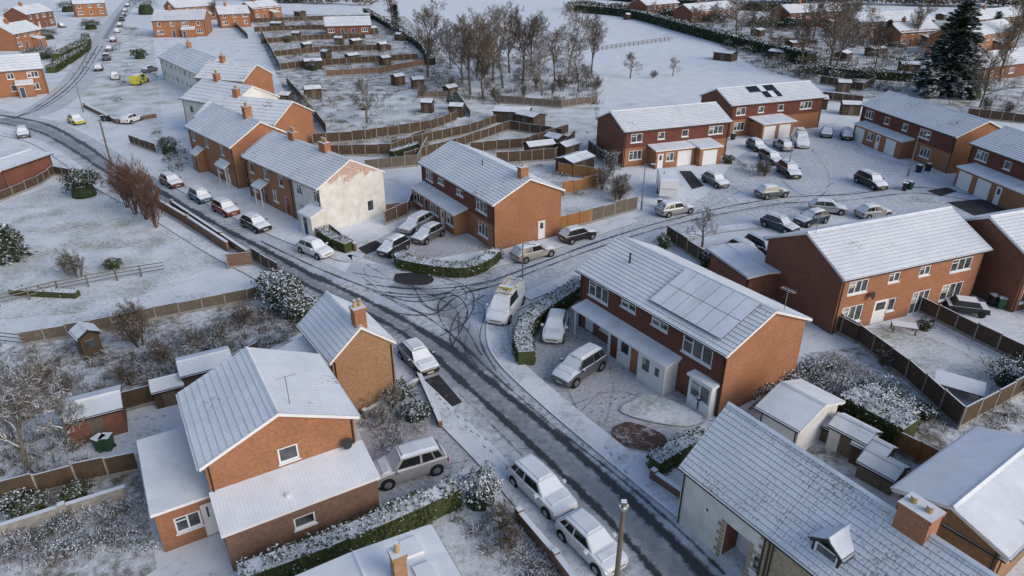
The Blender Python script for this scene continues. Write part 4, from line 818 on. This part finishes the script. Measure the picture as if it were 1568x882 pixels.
def twigs(name,pts,n,h,mats=('dead','barkg','bark'),wd=.014,clump=.5,per=26):
    """scrub of thin arching stems growing in clumps"""
    rnd=random.Random(n+int(pts[0][0])); mb=MB(); P=[G(*p) for p in pts]; T=tessellate_polygon([P]); ar=[((P[t[1]]-P[t[0]]).cross(P[t[2]]-P[t[0]])).length for t in T]
    for i in range(n):
        t=rnd.choices(T,ar)[0]; a,b=rnd.random(),rnd.random()
        if a+b>1:a,b=1-a,1-b
        c=P[t[0]]+(P[t[1]]-P[t[0]])*a+(P[t[2]]-P[t[0]])*b; hh=h*rnd.uniform(.4,1.3); mt=rnd.choice(mats)
        for j in range(per):
            p=c+Vector((rnd.gauss(0,clump*.4),rnd.gauss(0,clump*.4),0)); d=Vector((rnd.gauss(0,.45),rnd.gauss(0,.45),1)).normalized(); L=hh*rnd.uniform(.5,1)
            s=Vector((rnd.gauss(0,1),rnd.gauss(0,1),0)).normalized()*wd
            for q in range(3):
                e_=p+d*L/3; mb.face([p-s,p+s,e_+s*.8,e_-s*.8],mt,[(0,0)]*4); p=e_; d=(d+Vector((d.x*.5+rnd.gauss(0,.25),d.y*.5+rnd.gauss(0,.25),-.25))).normalized()
    mb.obj(name)
mass('brambles',[(1150,625),(1220,580),(1290,545),(1370,600),(1400,640),(1300,620),(1200,600)],46,.8,1.0,('leafs','leafd','leafs'),.07,380)
twigs('bramble_stems',[(1150,625),(1220,580),(1290,540),(1370,600),(1400,640),(1300,620),(1200,600)],80,1.2)
twigs('undergrowth',[(180,560),(400,470),(480,500),(400,545),(260,600)],220,1.0)
twigs('undergrowth',[(0,560),(60,530),(180,540),(180,620),(0,650)],90,.8)
twigs('undergrowth',[(0,800),(195,768),(215,830),(180,860),(0,870)],80,.6)
twigs('undergrowth',[(0,650),(120,660),(140,730),(0,770)],80,1.0)
twigs('dry_grass',[(690,790),(790,780),(860,890),(780,890)],100,.6,('dead','bark'))
twigs('dry_grass',[(545,650),(600,620),(640,690),(600,705)],50,.5,('dead','bark'))
twigs('undergrowth',[(1400,640),(1460,650),(1568,610),(1568,740),(1450,720)],60,.4)
twigs('undergrowth',[(640,60),(900,110),(920,160),(720,160),(640,120)],330,1.6,('dead','bark','barkr'),.03,1.2)
twigs('undergrowth',[(420,40),(630,40),(700,180),(640,240),(500,215)],260,1.2,('dead','bark','barkg'),.025,1.0)
twigs('undergrowth',[(1040,30),(1500,60),(1560,180),(1250,125),(1150,105)],300,2.2,('dead','bark'),.05,1.8)
mass('undergrowth_leaves',[(180,560),(400,470),(470,520),(400,545),(260,600)],30,.5,.6,('leafs','leafd'),.05,300)
mass('undergrowth_leaves',[(0,800),(195,768),(215,830),(100,850),(0,850)],30,.45,.6,('leafs','leafd'),.05,400)
mass('undergrowth_leaves',[(195,745),(225,730),(235,850),(205,850)],12,.4,.7,('leafd','leafs'),.05,400)
mass('front_garden_plants',[(600,600),(640,600),(670,650),(640,668)],16,.4,.6,('leafd','leafd','leafs'),.05,400)
mass('shrubbery',[(640,130),(900,145),(915,110),(860,90),(720,110)],40,1.3,1.8,('dead','leafd'),.12,120)
mass('garden_shrubs',[(430,100),(640,95),(700,190),(640,240),(500,215)],60,.8,1.1,('leafd','leafd','leaf'),.09,130)
mass('garden_shrubs',[(400,30),(620,30),(640,90),(430,95)],70,1.1,1.5,('dead','leafd'),.12,90)
mass('garden_shrubs',[(700,180),(920,165),(960,300),(860,300),(720,240)],36,.5,.8,('leafd','leafs'),.08,180)
mass('garden_shrubs',[(1040,30),(1500,60),(1500,120),(1250,125),(1150,100)],90,1.8,2.4,('leafd','dead'),.18,55)
mass('garden_shrubs',[(100,60),(150,20),(230,60),(240,120),(180,170),(140,150)],26,1.2,1.4,('dead','leafd'),.12,80)
mass('garden_shrubs',[(240,200),(290,250),(270,270),(230,230)],12,1.0,1.2,('leafd','dead'),.1,150)
mass('garden_shrubs',[(1110,245),(1180,255),(1175,280),(1120,265)],12,.7,.9,('leaf','dead'),.08,200)
mass('garden_shrubs',[(1480,600),(1568,560),(1568,660),(1500,640)],12,.5,.5,('leafd',),.06,300)
mass('far_treeline',[(880,14),(1220,46)],30,5,3.5,('dead','leafd'),.5,12); mass('far_treeline',[(950,-2),(1568,12)],60,7,5,('dead','leafd'),.7,8); mass('far_treeline',[(240,-4),(560,8)],30,6,4,('dead','leafd'),.7,8)
def hedge(px,wd,h,mat='leaf',name='hedge',sm=4,dens=300,size=.06):
    P=smoothl([G(*p) for p in px],sm) if sm else [G(*p) for p in px]; mb=MB(); rnd=random.Random(int(px[0][0]))
    A=offs(P,-wd/2*.85); B=offs(P,wd/2*.85); Z=Vector((0,0,h*.94))
    for i in range(len(P)-1):
        mb.face([A[i]+Z,B[i]+Z,B[i+1]+Z,A[i+1]+Z],mat,up=True); mb.face([A[i],A[i+1],A[i+1]+Z,A[i]+Z],mat); mb.face([B[i],B[i+1],B[i+1]+Z,B[i]+Z],mat)
        L=(P[i+1]-P[i]).length; t=(P[i+1]-P[i]).normalized(); o=Vector((t.y,-t.x,0))
        for k in range(int(L*dens*(h+wd)/2)):
            a=rnd.random(); base=P[i].lerp(P[i+1],a); s=rnd.random()*(2*h+wd)
            bump=.28*noise.noise((base*1.1))
            if s<h: p=base-o*(wd/2+bump)+Vector((0,0,s)); nn=-o
            elif s<2*h: p=base+o*(wd/2+bump)+Vector((0,0,s-h)); nn=o
            else: p=base+o*(s-2*h-wd/2)+Vector((0,0,h+bump)); nn=Vector((0,0,1))
            p+=nn*rnd.gauss(0,.06); nn=(nn+Vector((rnd.gauss(0,.5),rnd.gauss(0,.5),rnd.gauss(0,.5)))).normalized(); u=nn.orthogonal().normalized(); u.rotate(Matrix.Rotation(rnd.random()*6,3,nn)); v=nn.cross(u); sz=size*rnd.uniform(.6,1.4)
            mb.face([p-u*sz-v*sz*.6,p+u*sz-v*sz*.6,p+u*sz+v*sz*.6,p-u*sz+v*sz*.6],mat,[(0,0)]*4)
    for i in(0,-1): mb.face([A[i],B[i],B[i]+Z,A[i]+Z],mat)
    mb.obj(name)
hedge([(490,358),(505,372),(535,386)],1.2,1.1); hedge([(614,400),(622,410),(700,422),(740,412),(760,396)],1.3,1.1); hedge([(806,560),(800,530),(815,500),(850,475),(890,447)],1.4,1.3)
hedge([(372,905),(480,865),(600,815),(700,768)],1.2,1.4); hedge([(1290,632),(1340,660),(1385,685)],2.2,1.9,'leaf'); hedge([(1320,622),(1390,668)],1.4,1.8,'leafd')
hedge([(1000,725),(1040,700),(1078,680)],1.0,1.1); hedge([(90,95),(130,75)],3,2.2,'leaf',dens=60,size=.14); hedge([(80,112),(130,78),(132,60)],2,1.6,'leaf',dens=60,size=.14)
hedge([(0,130),(20,108)],2,2,'leaf',dens=60,size=.14); hedge([(0,50),(60,60)],2,2,'leafd',dens=40,size=.2)
hedge([(870,18),(960,26),(1050,50),(1130,72),(1240,100)],3.2,3.0,'leafd',dens=30,size=.22); hedge([(640,232),(600,245)],1,1.4,'leafd',dens=120)
hedge([(560,20),(640,70),(660,100)],2,1.8,'leafd',dens=40,size=.2); hedge([(900,-3),(1100,14),(1300,20)],3,3,'leafd',dens=10,size=.5)
hedge([(1230,110),(1300,118),(1400,125)],2,1.8,'leafd',dens=50,size=.18); hedge([(20,450),(120,455)],.8,.6,'leaf',dens=60)
def conifer(u,v,h,r,name='conifer_tree',dn=20):
    rnd=random.Random(int(u)); mb=MB(); mb.cyl((0,0,0),(0,0,1),.3,h*.95,'bark',8,.05); n=int(h*dn); fs=max(1,r/4)
    for i in range(n):
        f=(i+.5)/n; z=h*(.05+.94*f); an=rnd.random()*6.28; L=r*(1-f)**.6*rnd.uniform(.6,1.1)+.25; d=Vector((math.cos(an),math.sin(an),-.15+.4*f))
        m=max(3,int(L/.3))
        for k in range(m):
            q=Vector((0,0,z))+d*L*(k+.6)/m-Vector((0,0,.3*(k/m)**2*L*.5))
            for j in range(5):
                p=q+Vector((rnd.gauss(0,.25),rnd.gauss(0,.25),rnd.gauss(0,.14))); nn=Vector((rnd.gauss(0,.6),rnd.gauss(0,.6),1)).normalized(); t=d.normalized(); b=nn.cross(t).normalized(); s=rnd.uniform(.12,.28)*fs
                mb.face([p-t*s*1.3,p+b*s*.6,p+t*s*1.3,p-b*s*.6],'leafd2',[(0,0)]*4)
    mb.obj(name,None,G(u,v))
conifer(1445,145,17.5,6.8); conifer(1305,48,9,3); conifer(608,52,9,2); conifer(20,398,3.5,1.3); conifer(1355,70,7,1.4); conifer(1520,60,8,3)
print("objects",len(bpy.data.objects))
